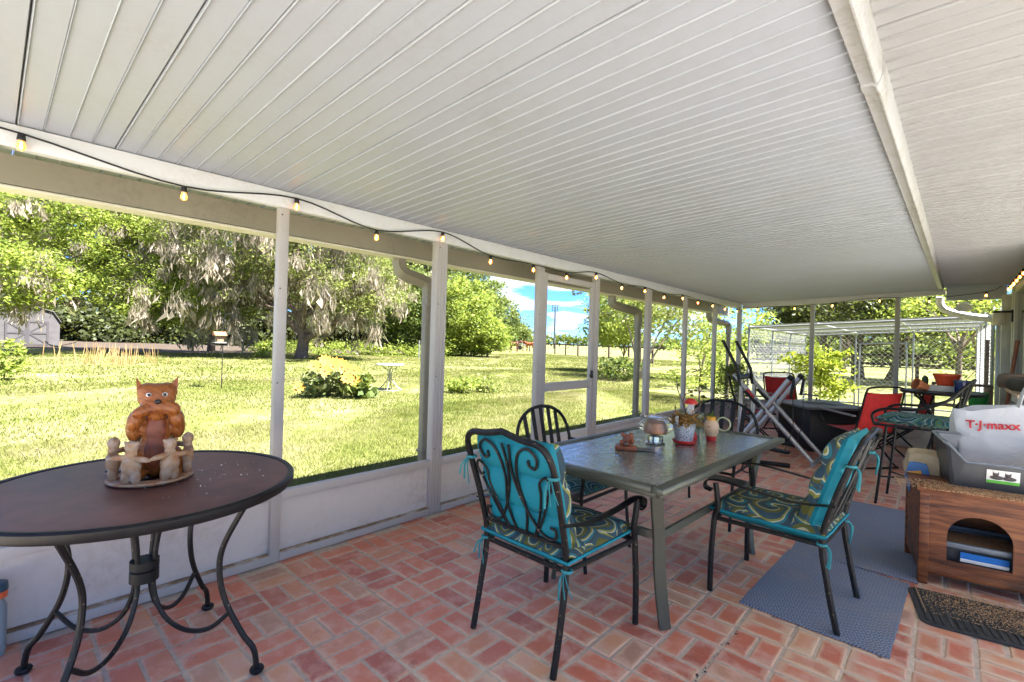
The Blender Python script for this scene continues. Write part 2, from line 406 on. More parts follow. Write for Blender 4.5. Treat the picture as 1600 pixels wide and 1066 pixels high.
for x, y, a, dz_, k in bl[:300]:
    o = bpy.data.objects.new('brick', BME[k]); COL.objects.link(o); o.parent = pf
    o.location = (x, y, dz_); o.rotation_euler = (rnd.uniform(-.006, .006), rnd.uniform(-.006, .006), a)
vs, fs, uvs = [], [], []
for x, y, a, dz_, k in bl[300:]:
    n = len(vs); c, s = math.cos(a), math.sin(a)
    for v in BM[k][0]: vs.append((x+v[0]*c-v[1]*s, y+v[0]*s+v[1]*c, v[2]+dz_)); uvs.append((v[0]/0.2+.5, v[1]/.0955+.5))
    fs += [tuple(q+n for q in f) for f in BM[k][1]]
me = bpy.data.meshes.new('bricks'); me.from_pydata(vs, [], fs); uv = put_uv(me)
li = np.empty(len(me.loops), dtype=np.int32); me.loops.foreach_get('vertex_index', li)
uv.data.foreach_set('uv', np.array(uvs, dtype=np.float32)[li].ravel())
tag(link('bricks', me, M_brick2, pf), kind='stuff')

# ------------------------------------------------------------------ porch roof: deck, ceiling panels, beam
ZL = lambda x: 2.172 + 0.040*x
d = MB(); d.add([(-0.46, -0.32, 2.21), (2.66, -0.32, 2.34), (2.72, 9.95, 2.34), (-0.46, 9.95, 2.21), (-0.46, -0.32, 2.30), (2.66, -0.32, 2.47), (2.72, 9.95, 2.47), (-0.46, 9.95, 2.30)],
                [(0, 3, 2, 1), (4, 5, 6, 7), (0, 1, 5, 4), (1, 2, 6, 5), (2, 3, 7, 6), (3, 0, 4, 7)])
d.box((4.0, 4.815, 2.47), (2.7, 10.27, 0.12))  # house side extends past the wall unseen, added to keep sun off the floor
ceil = tag(d.build('ceiling', M_white, smooth=False), kind='structure')
def panel_mesh(x0, x1, z0, z1, name):
    k_ = 1.0 if x0 < 0 else 1.5; prof = [(0, .006), (.0011, .006), (.0016, -.0020), (.0036, -.0058*k_), (.0062, 0), (.0755, 0), (.0772, .0026), (.0790, -.0058*k_), (.0820, 0), (.1578, 0), (.1588, .006), (.16, .006)]
    vs = [(x0, y, z0+z) for y, z in prof] + [(x1, y, z1+z) for y, z in prof]; n = len(prof)
    me = bpy.data.meshes.new(name); me.from_pydata(vs, [], [(i, i+n, i+n+1, i+1) for i in range(n-1)]); me.materials.append(M_ceil); return me
pl = panel_mesh(-0.44, 2.80, ZL(-0.44), ZL(2.80), 'ceiling_panel'); pr = panel_mesh(2.64, 3.60, 2.35, 2.352, 'ceiling_panel'); pr.materials[0] = M_ceil_r
for k in range(-1, 62):
    y = 0.063-0.16+0.16*k
    if y > 9.80: break
    o = bpy.data.objects.new('ceiling_panel', pl); COL.objects.link(o); o.parent = ceil; sx_ = (2.642+(y-.92)*.0165+.03+.44)/3.24; o.scale = (sx_, 1, 1); o.location = (-.44*(1-sx_), y, rnd.uniform(-.0005, .0005)); o.rotation_euler = (rnd.uniform(-.0012, .0012), 0, 0)
    o = bpy.data.objects.new('ceiling_panel', pr); COL.objects.link(o); o.parent = ceil; o.location = (0, y+0.04, rnd.uniform(-.001, .001)); o.rotation_euler = (rnd.uniform(-.0012, .0012), 0, 0)
def beam(y0, y1, dz_=0):
    xa = lambda y: 2.642 + (y-1.0)*0.0165
    A, B = xa(y0), xa(y1); pf_ = [(0, .10), (0, 0), (.034, -.003), (.042, -.010), (.047, -.010), (.053, 0), (.060, .02), (.060, .10)]
    vs = [(A+x, y0, 2.252+z+dz_) for x, z in pf_] + [(B+x, y1, 2.252+z+dz_+(y1-y0)*.003) for x, z in pf_]; n = len(pf_)
    return MB().add(vs, [(i, i+n, i+n+1, i+1) for i in range(n-1)] + [(n-1, 2*n-1, n, 0), tuple(range(n)), tuple(range(2*n-1, n-1, -1))])
bt = thing('roof_beam', 'long white aluminium roof beam with rusty stains between the two ceiling sections', 'beam', (0, 0, 0))
M_beam = white_alu('beam_paint', (0.40, 0.40, 0.41), (0.20, 0.16, 0.10), 0.8, 0.5, 5)
beam(-0.3, 2.05).build('beam_section', M_beam, bt); beam(2.052, 9.52, .0062).build('beam_section', M_beam, bt)
beam(2.03, 2.075, -.0035).build('splice_plate', M_beam, bt)

# ------------------------------------------------------------------ screen wall along the lawn
sw = thing('screen_wall', 'white framed screen wall with low kick panels along the lawn side of the porch', 'screen wall')
MB().rbox((0.0, 4.62, 2.122), (0.052, 9.86, 0.096), .004).build('header', M_white, sw)
def post(y, w, fl=False, z0=0.0, z1=2.075, x=0.0, dp=0.052, parent=sw):
    b = MB()
    if fl:
        b.rbox((x, y, (z0+z1)/2), (dp, w, z1-z0), .004)
        for k in range(4): b.rbox((x+dp/2+.001, y-w/2+w*(k+.5)/4, (z0+z1)/2), (.009, w/4*.62, z1-z0-.01), .003)
    else: b.rbox((x, y, (z0+z1)/2), (dp, w, z1-z0), .004)
    o = b.build('post', M_frame, parent); s = MB()
    for z in (0.5, 1.05, 1.6, 2.03): s.lathe([(.005, 0), (.005, .003), (.002, .004)], 8, (0, 0, 0)) if False else s.ell((x+dp/2+(.006 if fl else 0), y-w*0.25, z), (.0035, .0045, .0045), 8, 6)
    s.build('screw', M_screw, o); return o
post(-0.01, .052); post(1.156, .056); post(2.335, .112, True); post(3.555, .085); post(4.545, .085); post(5.80, .10, True); post(7.0, .075); post(8.22, .075); post(9.50, .12, True)
ys = [(.016, 1.128), (1.184, 2.279), (2.391, 3.5125), (4.5875, 5.75), (5.85, 6.9625), (7.0375, 8.1825), (8.2575, 9.44)]
for a, b_ in ys:
    c, L = (a+b_)/2, b_-a
    MB().rbox((0.004, c, 0.388), (0.05, L, 0.052), .004).build('chair_rail', M_frame, sw)
    MB().rbox((0.008, c, 0.026), (0.05, L, 0.046), .004).build('bottom_rail', M_frame, sw)
    MB().box((-0.012, c, 0.205), (0.012, L, 0.315)).build('kick_panel', M_kick, sw, smooth=False)
    g = MB().box((0.012, c, 0.0525), (0.030, L-.01, 0.006)); g.build('sill_dirt', M_dirt, sw, smooth=False)
# screen door
dr = thing('screen_door', 'white aluminium screen door with a middle rail and black latch in the screen wall', 'door', (0, 4.05, 0))
for s in (-1, 1): MB().rbox((0.0, s*.42, 1.01), (.034, .062, 2.0), .004).build('stile', M_frame, dr)
for z, h in ((.03, .05), (.245, .34), (.895, .085), (1.975, .06)): MB().rbox((0.0, 0, z), (.030, .776, h), .004).build('rail', M_frame if z != .245 else M_kick, dr)
lt = MB().rbox((.024, .42, 1.0), (.018, .04, .085), .005).build('latch', simple('latch_black', (.02, .02, .02), .4), dr)
MB().tube([(.03, .40, .99), (.055, .385, .99), (.055, .33, .985)], .007, 6).build('lever', MATS['latch_black'], lt)
# gutter and downspouts outside
gt = thing('gutter', 'weathered beige rain gutter along the porch eave above the lawn', 'gutter')
gp = [(-.345, 1.995), (-.345, 2.135), (-.35, 2.135), (-.35, 2.0), (-.465, 2.0), (-.485, 2.10), (-.49, 2.10), (-.47, 1.995)]
MB().prism([(p[0], p[1]) for p in gp], 'y', -0.32, 9.95).build('trough', M_gutter, gt)
M_lip_lit = white_alu('gutter_lip_lit_paint', (0.62, 0.58, 0.42), (0.40, 0.36, 0.24), 0.6, 0.5, 4)  # yellow lawn bounce put into the colour of the lip
MB().rbox((-.405, 4.815, 1.984), (.125, 10.26, .016), .005).build('bottom_lip', M_lip_lit, gt)
def spout(y, dy, label):
    t = thing('downspout', label, 'downspout', (0, 0, 0), group='downspouts along the screen wall')
    p = bez([(-.40, y-dy, 1.985), (-.40, y-dy, 1.93), (-.37, y-dy+.03, 1.855), (-.30, y-.02, 1.80), (-.27, y, 1.74), (-.27, y, 1.60)], 6)
    MB().tube(p, .048, 4, flat=(1.05, 1.25), upv=(0, 1, 0)).build('elbow', M_gutter, t, ang=50)
    b = MB().rbox((-.27, y, .80), (.06, .08, 1.66), .008)
    for k in (-1, 0, 1): b.box((-.27+.031, y+k*.022, .80), (.004, .006, 1.64))
    b.build('pipe', M_gutter, t)
    MB().tube([(-.27, y, .02), (-.30, y, -.04), (-.42, y, -.09)], .048, 4, flat=(1.0, 1.2)).build('shoe', M_gutter, t)
    MB().rbox((-.262, y, .42), (.085, .11, .02), .003).build('strap', M_gutter, t)
spout(2.44, .20, 'downspout with a curved elbow just beside the wide fluted post')
spout(6.05, .48, 'downspout with a curved elbow beside the first post past the screen door')
spout(9.75, .70, 'farthest downspout with curved elbow behind the leafy plants at the porch corner')

# ------------------------------------------------------------------ far end wall
fwl = thing('end_screen_wall', 'white framed screen wall closing the far end of the porch', 'screen wall')
YE = 9.5
b = MB(); z0, z1 = ZL(.06), ZL(2.86)
b.add([(x, y, z) for y in (YE-.03, YE+.03) for x, z in ((.061, z0-.105), (2.86, z1-.075), (2.86, z1-.004), (.061, z0-.004))], [(0, 1, 2, 3), (7, 6, 5, 4), (0, 4, 5, 1), (1, 5, 6, 2), (2, 6, 7, 3), (3, 7, 4, 0)])
b.build('header', M_white, fwl, smooth=False)
MB().rbox((1.5, YE-.042, 2.18), (2.7, .02, .012), .003, (0, -.040, 0)).build('header_trim', M_white, fwl)
MB().box((3.18, YE+.02, 2.235), (.62, .03, .22)).build('gable_panel', M_ceil, fwl, smooth=False)
for x, zt in ((1.18, 2.14), (2.315, 2.195)): post(0, .0, parent=fwl) if False else MB().rbox((x, YE, zt/2), (.062, .052, zt), .004).build('post', M_frame, fwl)
for a, b_ in ((.061, 1.149), (1.211, 2.284), (2.346, 3.44)):
    c, L = (a+b_)/2, b_-a
    MB().rbox((c, YE, .388), (L, .05, .052), .004).build('chair_rail', M_frame, fwl)
    MB().rbox((c, YE-.006, .026), (L, .05, .046), .004).build('bottom_rail', M_frame, fwl)
    MB().box((c, YE+.012, .205), (L, .012, .315)).build('kick_panel', M_kick, fwl, smooth=False)

# ------------------------------------------------------------------ house wall on the right
hw = thing('house_wall', 'pale green lap siding house wall with white corner post at the right', 'house')
M_siding = simple('siding_paint', (0.46, 0.50, 0.44), .6, var=.08, scale=4, bump=.1, bscale=30)
M_trim = simple('trim_paint', (0.62, 0.60, 0.55), .55, var=.1, scale=5)
HX = 3.56
MB().box((HX+.10, 8.1, 1.18), (.12, 4.0, 2.35)).build('wall', M_siding, hw, smooth=False)
sb = panel = MB()
n = 19
me_s = bpy.data.meshes.new('siding_board')
me_s.from_pydata([(0, -2, 0), (0, 2, 0), (.026, -2, .124), (.026, 2, .124), (.03, -2, 0), (.03, 2, 0)], [], [(0, 1, 3, 2), (0, 4, 5, 1)]); me_s.materials.append(M_siding)
for k in range(n):
    o = bpy.data.objects.new('siding_board', me_s); COL.objects.link(o); o.parent = hw; o.location = (HX+rnd.uniform(-.001, .001), 8.1, 0.02+.122*k)
MB().rbox((3.50, 9.47, 1.09), (.115, .10, 2.18), .005).build('corner_post', M_trim, hw)
MB().rbox((3.56, 9.30, 1.12), (.06, .14, 2.3), .004).build('corner_board', M_trim, hw)
wf = MB()
for y in (7.72, 8.88): wf.rbox((3.545, y, 1.5), (.05, .09, 1.42), .004)
for z in (.80, 2.18): wf.rbox((3.545, 8.30, z), (.05, 1.25, .08), .004)
wfo = wf.build('window', M_trim, hw)
M_glassdark = simple('window_glass', (0.03, .035, .035), .06, var=.1)
MB().box((3.558, 8.30, 1.49), (.008, 1.10, 1.32)).build('pane', M_glassdark, wfo, smooth=False)
# ------------------------------------------------------------------ vegetation
def rand_dirs(n):
    v = nr.normal(size=(n, 3)); return v/np.linalg.norm(v, axis=1, keepdims=True)
def leaves(C, size, var=0.6, aspect=0.5, upbias=0.3):
    n = len(C); a = rand_dirs(n); a[:, 2] *= (1-upbias); a /= np.linalg.norm(a, axis=1, keepdims=True)
    b = np.cross(a, rand_dirs(n)); b /= np.linalg.norm(b, axis=1, keepdims=True)
    s = (size*(1+var*nr.uniform(-1, 1, n)))[:, None]
    V = np.stack([C-a*s*.5, C+b*s*aspect*.5-a*s*.05, C+a*s*.5, C-b*s*aspect*.5-a*s*.05], 1)
    return V.reshape(-1, 3)
def clump_points(c, rad, nclump, nleaf, crad, shell=0.55):
    d = rand_dirs(nclump); rr = nr.uniform(shell, 1.0, nclump)**0.7
    K = np.asarray(c)+d*rr[:, None]*np.asarray(rad)
    idx = np.repeat(np.arange(nclump), nleaf); g = nr.normal(size=(len(idx), 3))*np.array([1, 1, .6])
    sc = crad*nr.uniform(.5, 1.3, nclump)
    return K[idx]+g*sc[idx][:, None], K
def moss(K, nst, L, w, jit):
    # hanging strands under clump centres: thin tapering ribbons
    # strands gather into tufts hanging from some of the boughs
    nt_ = max(8, nst//70); tc = K[nr.integers(0, len(K), nt_)]+nr.normal(size=(nt_, 3))*jit*1.3; tl_ = nr.uniform(.25, 1.0, nt_)**1.3; ts = nr.uniform(.10, .42, nt_)
    idx = nr.integers(0, nt_, nst); p = tc[idx]+nr.normal(size=(nst, 3))*np.array([1, 1, .7])*ts[idx][:, None]
    l = L*tl_[idx]*nr.uniform(.15, 1.0, nst)+.06; an = nr.uniform(0, 2*np.pi, nst); ww = w*nr.uniform(.4, 1.3, nst)
    dx = np.stack([np.cos(an), np.sin(an), 0*an], 1)*ww[:, None]; sw = lambda k: np.stack([nr.normal(size=nst), nr.normal(size=nst), 0*an], 1)*k*l[:, None]
    dn = np.zeros((nst, 3)); dn[:, 2] = -l; s1 = sw(.10); s2 = s1+sw(.12); s3 = s2+sw(.14)
    # two kinked pieces per strand, each a slim ribbon
    A = np.stack([p-dx*.5, p+dx*.5, p+dn*.4+s1+dx, p+dn*.4+s1-dx], 1); B_ = np.stack([p+dn*.4+s1-dx, p+dn*.4+s1+dx, p+dn*.75+s2+dx*.7, p+dn+s3], 1)
    nf = nst//3; q = tc[nr.integers(0, nt_, nf)]+nr.normal(size=(nf, 3))*np.array([.45, .45, .4])
    return np.concatenate([A.reshape(-1, 3), B_.reshape(-1, 3), leaves(q, .26, .6, .045, 0)])
def trunk_mb(base, pts, r0, r1, n=8):
    P = bez([base]+pts, 5); N = len(P); return P, [r0+(r1-r0)*(i/(N-1))**.8 for i in range(N)]
def tree(name, label, base, crowns, leafm, size, trunk=None, limbs=(), group=None, mosses=None, cat='tree', shell=.5, bark=None, aspect=.5):
    """crowns: list of (centre offset, radii, clumps, leaves per clump, clump radius)"""
    base = Vector(base); t = thing(name, label, cat, base, 0, group)
    V = []; KS = []
    for c, rad, nc, nl, cr in crowns:
        p, K = clump_points(c, rad, nc, nl, cr, shell); V.append(leaves(p, size, aspect=aspect)); KS.append(K)
    link('crown', quads_mesh('crown', np.concatenate(V), 4), leafm, t)
    K = np.concatenate(KS); bk = bark or M_bark
    b = MB()
    if trunk:
        P, rr = trunk_mb(Vector((0, 0, -.1)), [Vector(q) for q in trunk[0]], trunk[1], trunk[1]*.45); b.tube(P, rr, 9)
        top = P[-1]
        for k in range(trunk[2]):
            q = Vector(K[nr.integers(len(K))]); s0 = P[int(len(P)*nr.uniform(.45, .95))]; mid = (s0+q)/2+Vector((0, 0, nr.uniform(-.1, .25)*(q-s0).length))
            b.tube(bez([s0, mid, q], 5), [trunk[1]*.34*(1-i/10.5)+.01 for i in range(11)], 6)
    for l in limbs: b.tube(bez(l[0], 5), [l[1]*(1-.75*i/(5*(len(l[0])-1))) for i in range(5*(len(l[0])-1)+1)], 6)
    if b.v: b.build('trunk', bk, t, fix=False)
    if mosses:
        n, L, w, jit = mosses; link('hanging_moss', quads_mesh('moss', moss(K, n, L, w, jit), 4), L_moss, t)
    return t
G = 'trees at the back of the yard'
def crown(px, py, d, base, rx, rz, nc, nl, cr, ry=None):
    p = at(px, py, d) - Vector(base); return ((p.x, p.y, p.z), (rx, ry or rx, rz), nc, nl, cr)
# mossy oak standing on the lawn
B = gnd(470, 30.0)
tree('live_oak', 'large live oak draped in grey Spanish moss with a thick trunk on the lawn', B,
     [crown(370, 390, 31, B, 4.6, 3.6, 130, 170, .5), crown(520, 390, 30, B, 4.4, 3.6, 130, 170, .5), crown(560, 460, 30, B, 2.9, 1.6, 60, 150, .42), crown(440, 290, 31, B, 6.5, 3.2, 130, 170, .55), crown(360, 470, 29, B, 1.8, 1.2, 30, 150, .38)],
     L_grey, .15, ([(.1, .1, 1.2), (-.15, 0, 2.6), (.2, .2, 4.4)], .42, 16), group=G, mosses=(30000, 1.5, .0085, .9),
     limbs=[([(0, 0, 1.0), tuple(at(520, 505, 29.5)-B), tuple(at(570, 490, 29.5)-B)], .22), ([(0, 0, 1.6), tuple(at(420, 470, 30)-B), tuple(at(380, 430, 30)-B)], .25)])
# green oaks on the left
B = gnd(330, 36)
tree('live_oak', 'leafy green oak between the shed and the mossy oak with bright low boughs', B,
     [crown(200, 400, 30, B, 4.6, 3.2, 150, 200, .46), crown(280, 475, 30, B, 3.3, 1.5, 70, 200, .40), crown(110, 340, 31, B, 4.4, 2.8, 110, 200, .46), crown(300, 370, 33, B, 4.0, 2.8, 90, 200, .46), crown(230, 300, 32, B, 5.0, 2.4, 100, 180, .46)],
     L_bright, .16, ([(0, 0, 2), (-.5, 0, 4)], .3, 10), group=G, mosses=(8000, 1.2, .0085, .5))
B = gnd(-55, 27)
tree('live_oak', 'leafy green oak whose branches hang over the grey shed', B,
     [crown(20, 430, 24, B, 2.6, 1.6, 80, 120, .42), crown(60, 330, 27, B, 4.2, 2.2, 90, 110, .5), crown(-60, 330, 25, B, 3.5, 2.5, 40, 100, .6)],
     L_bright, .19, ([(0, 0, 2), (.2, 0, 4)], .28, 8), group=G, mosses=(8000, 1.1, .0085, .4))
# dark woods behind, one mass
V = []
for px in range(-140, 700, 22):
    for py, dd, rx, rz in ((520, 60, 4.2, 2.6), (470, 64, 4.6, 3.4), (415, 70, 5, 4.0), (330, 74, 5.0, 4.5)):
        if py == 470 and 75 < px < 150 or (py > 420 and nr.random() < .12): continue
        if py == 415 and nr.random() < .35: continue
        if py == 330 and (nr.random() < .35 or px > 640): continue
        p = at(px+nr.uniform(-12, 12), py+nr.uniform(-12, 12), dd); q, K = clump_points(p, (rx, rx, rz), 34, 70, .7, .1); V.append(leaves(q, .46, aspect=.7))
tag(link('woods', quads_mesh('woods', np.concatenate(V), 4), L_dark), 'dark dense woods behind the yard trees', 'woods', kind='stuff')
# undergrowth band at the wood edge
V = []
for px in range(395, 690, 9):
    p = gnd(px+nr.uniform(-4, 4), 38+nr.uniform(-1, 3), .25); q, K = clump_points(p, (.9, .9, .7), 7, 40, .28, .3); V.append(leaves(q, .16))
tag(link('undergrowth', quads_mesh('undergrowth', np.concatenate(V), 4), L_bright), 'low green undergrowth along the wood edge', 'undergrowth', kind='stuff')
# bushy trees right of the fluted post
def bush(name, label, px, py, d, rx, rz, leafm, size, nc, nl, cr, cat='tree', group=G, tr=.12, basez=-.12):
    B = gnd(px, d, basez)
    return tree(name, label, B, [crown(px, py, d, B, rx, rz, nc, nl, cr), crown(px-rx*300/d, py+rz*330/d, d+.5, B, rx*.6, rz*.5, nc//3, nl, cr)], leafm, size, ([(0, 0, max(.4, (at(px, py, d).z-basez)*.5))], tr, 5), group=group, cat=cat)
bush('broadleaf_tree', 'rounded bright green bushy tree beside the fluted post in the distance', 722, 497, 44, 3.2, 3.6, L_bright, .24, 170, 110, .45)
bush('broadleaf_tree', 'low rounded green bush at the right foot of the bushy tree', 762, 527, 43, 1.9, 1.5, L_bright, .22, 80, 110, .36)
bush('broadleaf_tree', 'dark leafy tree behind the downspout beside the mossy oak', 648, 482, 42, 3.0, 3.6, L_oak, .26, 130, 100, .5)
bush('broadleaf_tree', 'tall grey green tree rising behind the bushy trees', 735, 478, 66, 5.0, 5.2, L_oak, .34, 150, 100, .7)
bush('broadleaf_tree', 'tapering dark green tree at the right end of the distant tree row', 780, 502, 72, 3.4, 3.6, L_oak, .34, 110, 90, .7)
bush('broadleaf_tree', 'small dark tree at the tip of the distant tree row', 808, 521, 84, 2.2, 1.7, L_oak, .34, 60, 80, .6)
# far tree line at the horizon
V = []
for px in list(range(820, 1180, 7)):
    dd = 150; p = at(px, 530+(px-820)*.028, dd); q, K = clump_points(p, (3, 3, 1.6), 6, 16, .9, .3); V.append(leaves(q, 1.0))
tag(link('far_woods', quads_mesh('far_woods', np.concatenate(V), 4), L_oak), 'thin dark line of far woods on the horizon behind the paddock', 'woods', kind='stuff')
# crepe myrtle and companions right of the door
B = gnd(1000, 21.0)
tree('crepe_myrtle', 'multi stemmed crepe myrtle with pale trunks and thin airy leaves past the door', B,
     [crown(1030, 460, 21, B, 2.5, 1.6, 120, 34, .32), crown(985, 480, 21, B, 1.5, 1.2, 80, 36, .3), crown(1075, 500, 21, B, 1.5, 1.2, 70, 34, .3)],
     L_grey, .13, limbs=[([(0, 0, -.1), tuple(at(x, 520, 21)-B), tuple(at(x2, 455, 21)-B)], .055) for x, x2 in ((985, 960), (1000, 985), (1015, 1030), (1030, 1070), (1045, 1100))], group=G, bark=M_branch, shell=.2)
bush('broadleaf_tree', 'round leafy tree just right of the screen door', 975, 492, 25, 1.9, 1.6, L_bright, .15, 100, 80, .34, tr=.05)
B = gnd(895, 13)
tree('hanging_branch', 'dark sparse leafy branch against the sky in the screen door opening', at(960, 470, 13),
     [((-.25, -.1, .05), (.55, .5, .5), 16, 9, .10), ((-.8, -.5, .35), (.35, .3, .2), 8, 7, .08)], L_dark, .10, limbs=[([(.9, .5, .2), (.2, .1, .1), (-.9, -.6, .4)], .02)], cat='branch')
bush('broadleaf_tree', 'feathery green shrub tree past the corner posts of the porch', 1150, 520, 16, 1.1, 1.4, L_bright, .12, 40, 40, .25, tr=.04)
B = gnd(1095, 13)
tree('spreading_shrub', 'spreading green shrub with flat leafy layers outside the last bays', B, [crown(1090, 548, 13, B, .9, .25, 26, 40, .13), crown(1085, 590, 12.6, B, 1.0, .22, 26, 40, .13), crown(1130, 580, 12.5, B, .5, .6, 22, 36, .14), crown(1125, 520, 13, B, .5, .4, 18, 36, .14)],
     L_bright, .075, ([(0, 0, .6), (.1, 0, 1.2)], .03, 8), cat='shrub', group='shrubs in the yard')
# flowering shrubs and tufts on the lawn
def shrub(name, label, px, d, rx, rz, leafm, size, nc, nl, cr, flowers=None, n_f=0):
    B = gnd(px, d)
    t = tree(name, label, B, [((0, 0, rz*.9), (rx, rx, rz), nc, nl, cr)], leafm, size, ([(0, 0, rz*.7)], .02, 6), group='shrubs in the yard', cat='shrub', shell=.3)
    for k in range(n_f):
        a, c = nr.uniform(0, 6.28), nr.uniform(.2, 1.0); ph = nr.uniform(.1, 1.9); fb = MB()
        tc_ = (CAMP-B); tc_.z = 0; tc_.normalize(); sd_ = Vector((-tc_.y, tc_.x, 0)); v_ = (tc_*nr.uniform(.3, 1)+sd_*nr.uniform(-1, 1)+Vector((0, 0, nr.uniform(-.35, 1.0)))).normalized()
        fc = Vector((v_.x*rx*1.3, v_.y*rx*1.3, rz*(1.0+1.2*v_.z)))
        nrm = (CAMP-B-fc).normalized()+Vector((0, 0, .4)); q = nrm.to_track_quat('Z', 'Y').to_matrix()
        for j in range(9):
            an = 6.283*j/9; dv = q @ Vector((math.cos(an), math.sin(an), .15)); sd = q @ Vector((-math.sin(an), math.cos(an), 0))
            fb.add([fc, fc+dv*.09+sd*.036, fc+dv*.155, fc+dv*.09-sd*.036], [(0, 1, 2, 3)])
        f = fb.build('flower', flowers, t, smooth=False, fix=False)
        MB().ell(fc+nrm.normalized()*.01, (.035, .035, .02), 8, 5, q.to_euler()).build('flower_eye', simple('flower_eye', (.22, .09, .02), .8), f)
    return t
M_petal = simple('yellow_petal', (.42, .19, .006), .7)
shrub('sunflower_bush', 'bush of yellow sunflowers with pale leaves on the lawn', 516, 11.6, .62, .42, leaf_mat('pale_leaf', (.05, .08, .02), (.12, .16, .05), (.30, .31, .16), .3), .15, 46, 24, .12, M_petal, 18)
shrub('leafy_tuft', 'dark green grassy clump right of the sunflower bush', 565, 11.4, .30, .28, L_oak, .22, 16, 12, .10)
shrub('leafy_tuft', 'low plant bed of mixed weeds behind the fluted post', 725, 13.2, .55, .22, L_bright, .11, 26, 22, .10)
shrub('leafy_tuft', 'reddish green low plant beside the sandy patch', 765, 13.6, .38, .22, L_grey, .11, 20, 22, .10)
shrub('leafy_tuft', 'tall yellow green weed bush at the left edge of the lawn', 8, 13.0, .45, .62, L_bright, .13, 34, 24, .13)
shrub('leafy_shrub', 'rounded green shrub with white blossom right of the screen door', 968, 19.5, .95, .55, L_oak, .14, 40, 34, .18)
shrub('leafy_tuft', 'small green shrub at the foot of the woods', 415, 30, .8, .5, L_bright, .16, 16, 30, .2)
# dry reeds
def reeds(px, d, n, L, label):
    B = gnd(px, d); V = []
    for k in range(n):
        o = np.array([nr.normal()*.28, nr.normal()*.75, 0]); l = L*nr.uniform(.25, 1.1); dv = np.array([nr.normal()*.16, nr.normal()*.16, 1.0])*l; w = np.array([.006, .009, 0])
        V += [o-w, o+w, o+dv*.7+w*2.2, o+dv]
    t = thing('dry_reeds', label, 'reeds', B); tag(link('stalks', quads_mesh('reeds', np.array(V), 4), L_reed, t), kind='stuff')
reeds(182, 20.0, 110, .95, 'tuft of dry tan reeds standing on the left lawn')
# citrus sapling behind the end wall
B = Vector((1.02, 11.3, -.12))
tree('citrus_sapling', 'bright lime green sapling between the end wall posts in front of the kennel', B,
     [((0, 0, 1.15), (.50, .45, .52), 62, 24, .085), ((.12, 0, .7), (.5, .4, .25), 26, 20, .08), ((-.45, 0, 1.25), (.35, .2, .12), 12, 16, .06)], L_lime, .075, ([(0, 0, .7), (.03, 0, 1.3)], .016, 12), cat='sapling', shell=.15)
# oaks beyond the kennel
B = gnd(1345, 26)
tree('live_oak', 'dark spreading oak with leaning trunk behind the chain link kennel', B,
     [crown(1330, 470, 22, B, 3.6, 1.5, 130, 90, .42), crown(1262, 488, 24, B, 1.8, .8, 50, 80, .36), crown(1420, 480, 23, B, 3.0, 1.4, 110, 90, .42), crown(1390, 420, 24, B, 5, 1.8, 120, 90, .5)], L_dark, .17, ([(-.1, .1, 1.5), (.1, .2, 3)], .26, 12), group=G)  # dark leaf colour stands in for backlit shade, on the next oaks too
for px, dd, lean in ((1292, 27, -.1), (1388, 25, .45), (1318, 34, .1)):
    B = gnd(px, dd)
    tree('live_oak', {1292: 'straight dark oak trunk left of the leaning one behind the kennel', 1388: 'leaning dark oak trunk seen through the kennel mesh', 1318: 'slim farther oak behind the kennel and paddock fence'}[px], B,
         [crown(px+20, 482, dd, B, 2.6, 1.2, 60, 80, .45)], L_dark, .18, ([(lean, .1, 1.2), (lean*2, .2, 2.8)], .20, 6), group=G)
B = gnd(1500, 17)
tree('live_oak', 'leafy green oak over the right end of the kennel beside the house', B, [crown(1500, 485, 17, B, 2.2, 1.0, 40, 60, .35), crown(1560, 540, 18, B, 1.6, 1.6, 34, 60, .4), crown(1530, 440, 19, B, 3, 1.5, 30, 60, .5)], L_bright, .13, ([(0, 0, 1.5), (.2, 0, 2.6)], .12, 8), group=G)
V = []
for px in range(1180, 1600, 10):
    p = gnd(px, 48, 1.2); q, K = clump_points(p+Vector((0, 0, nr.uniform(0, 1.6))), (2.2, 2.2, 1.8), 12, 60, .6, .1); V.append(leaves(q, .34))
tag(link('woods_edge', quads_mesh('woods_edge', np.concatenate(V), 4), L_oak), 'sunlit wood edge far behind the kennel and paddock fence', 'woods', kind='stuff')
# grass blades over the lawn
def blades(n, xr, yr, h, w, keep=None, power=1.0):
    x = xr[0]+(xr[1]-xr[0])*nr.uniform(0, 1, n)**power; y = nr.uniform(yr[0], yr[1], n)
    C = np.stack([x, y, np.full(n, -.123)], 1)
    v = C-np.array(CAMP); dep = v@np.array(fw); px = 800+747*(v@np.array(r_))/dep; py = 533-747*(v@np.array(u_))/dep
    # worn, sandy patches carry few blades
    pt = np.sin(C[:, 0]*1.1+1.7*np.sin(C[:, 1]*.53))+np.sin(C[:, 1]*.83+1.3*np.sin(C[:, 0]*.71+2))+.7*np.sin(C[:, 0]*2.9+C[:, 1]*2.3)
    C = C[(dep > .5) & (px > -60) & (px < 1660) & (py < 1000) & (nr.uniform(0, 1, n) < np.clip((2.1-pt)/1.5, .25, 1))]; n = len(C)
    a = nr.uniform(0, 6.283, n); hh = h*nr.uniform(.35, 1.15, n); ww = w*nr.uniform(.6, 1.4, n)
    dx = np.stack([np.cos(a), np.sin(a), 0*a], 1)*ww[:, None]; tip = np.stack([nr.normal(size=n)*.45*hh, nr.normal(size=n)*.45*hh, hh], 1)
    return np.stack([C-dx, C+dx, C+tip], 1).reshape(-1, 3)
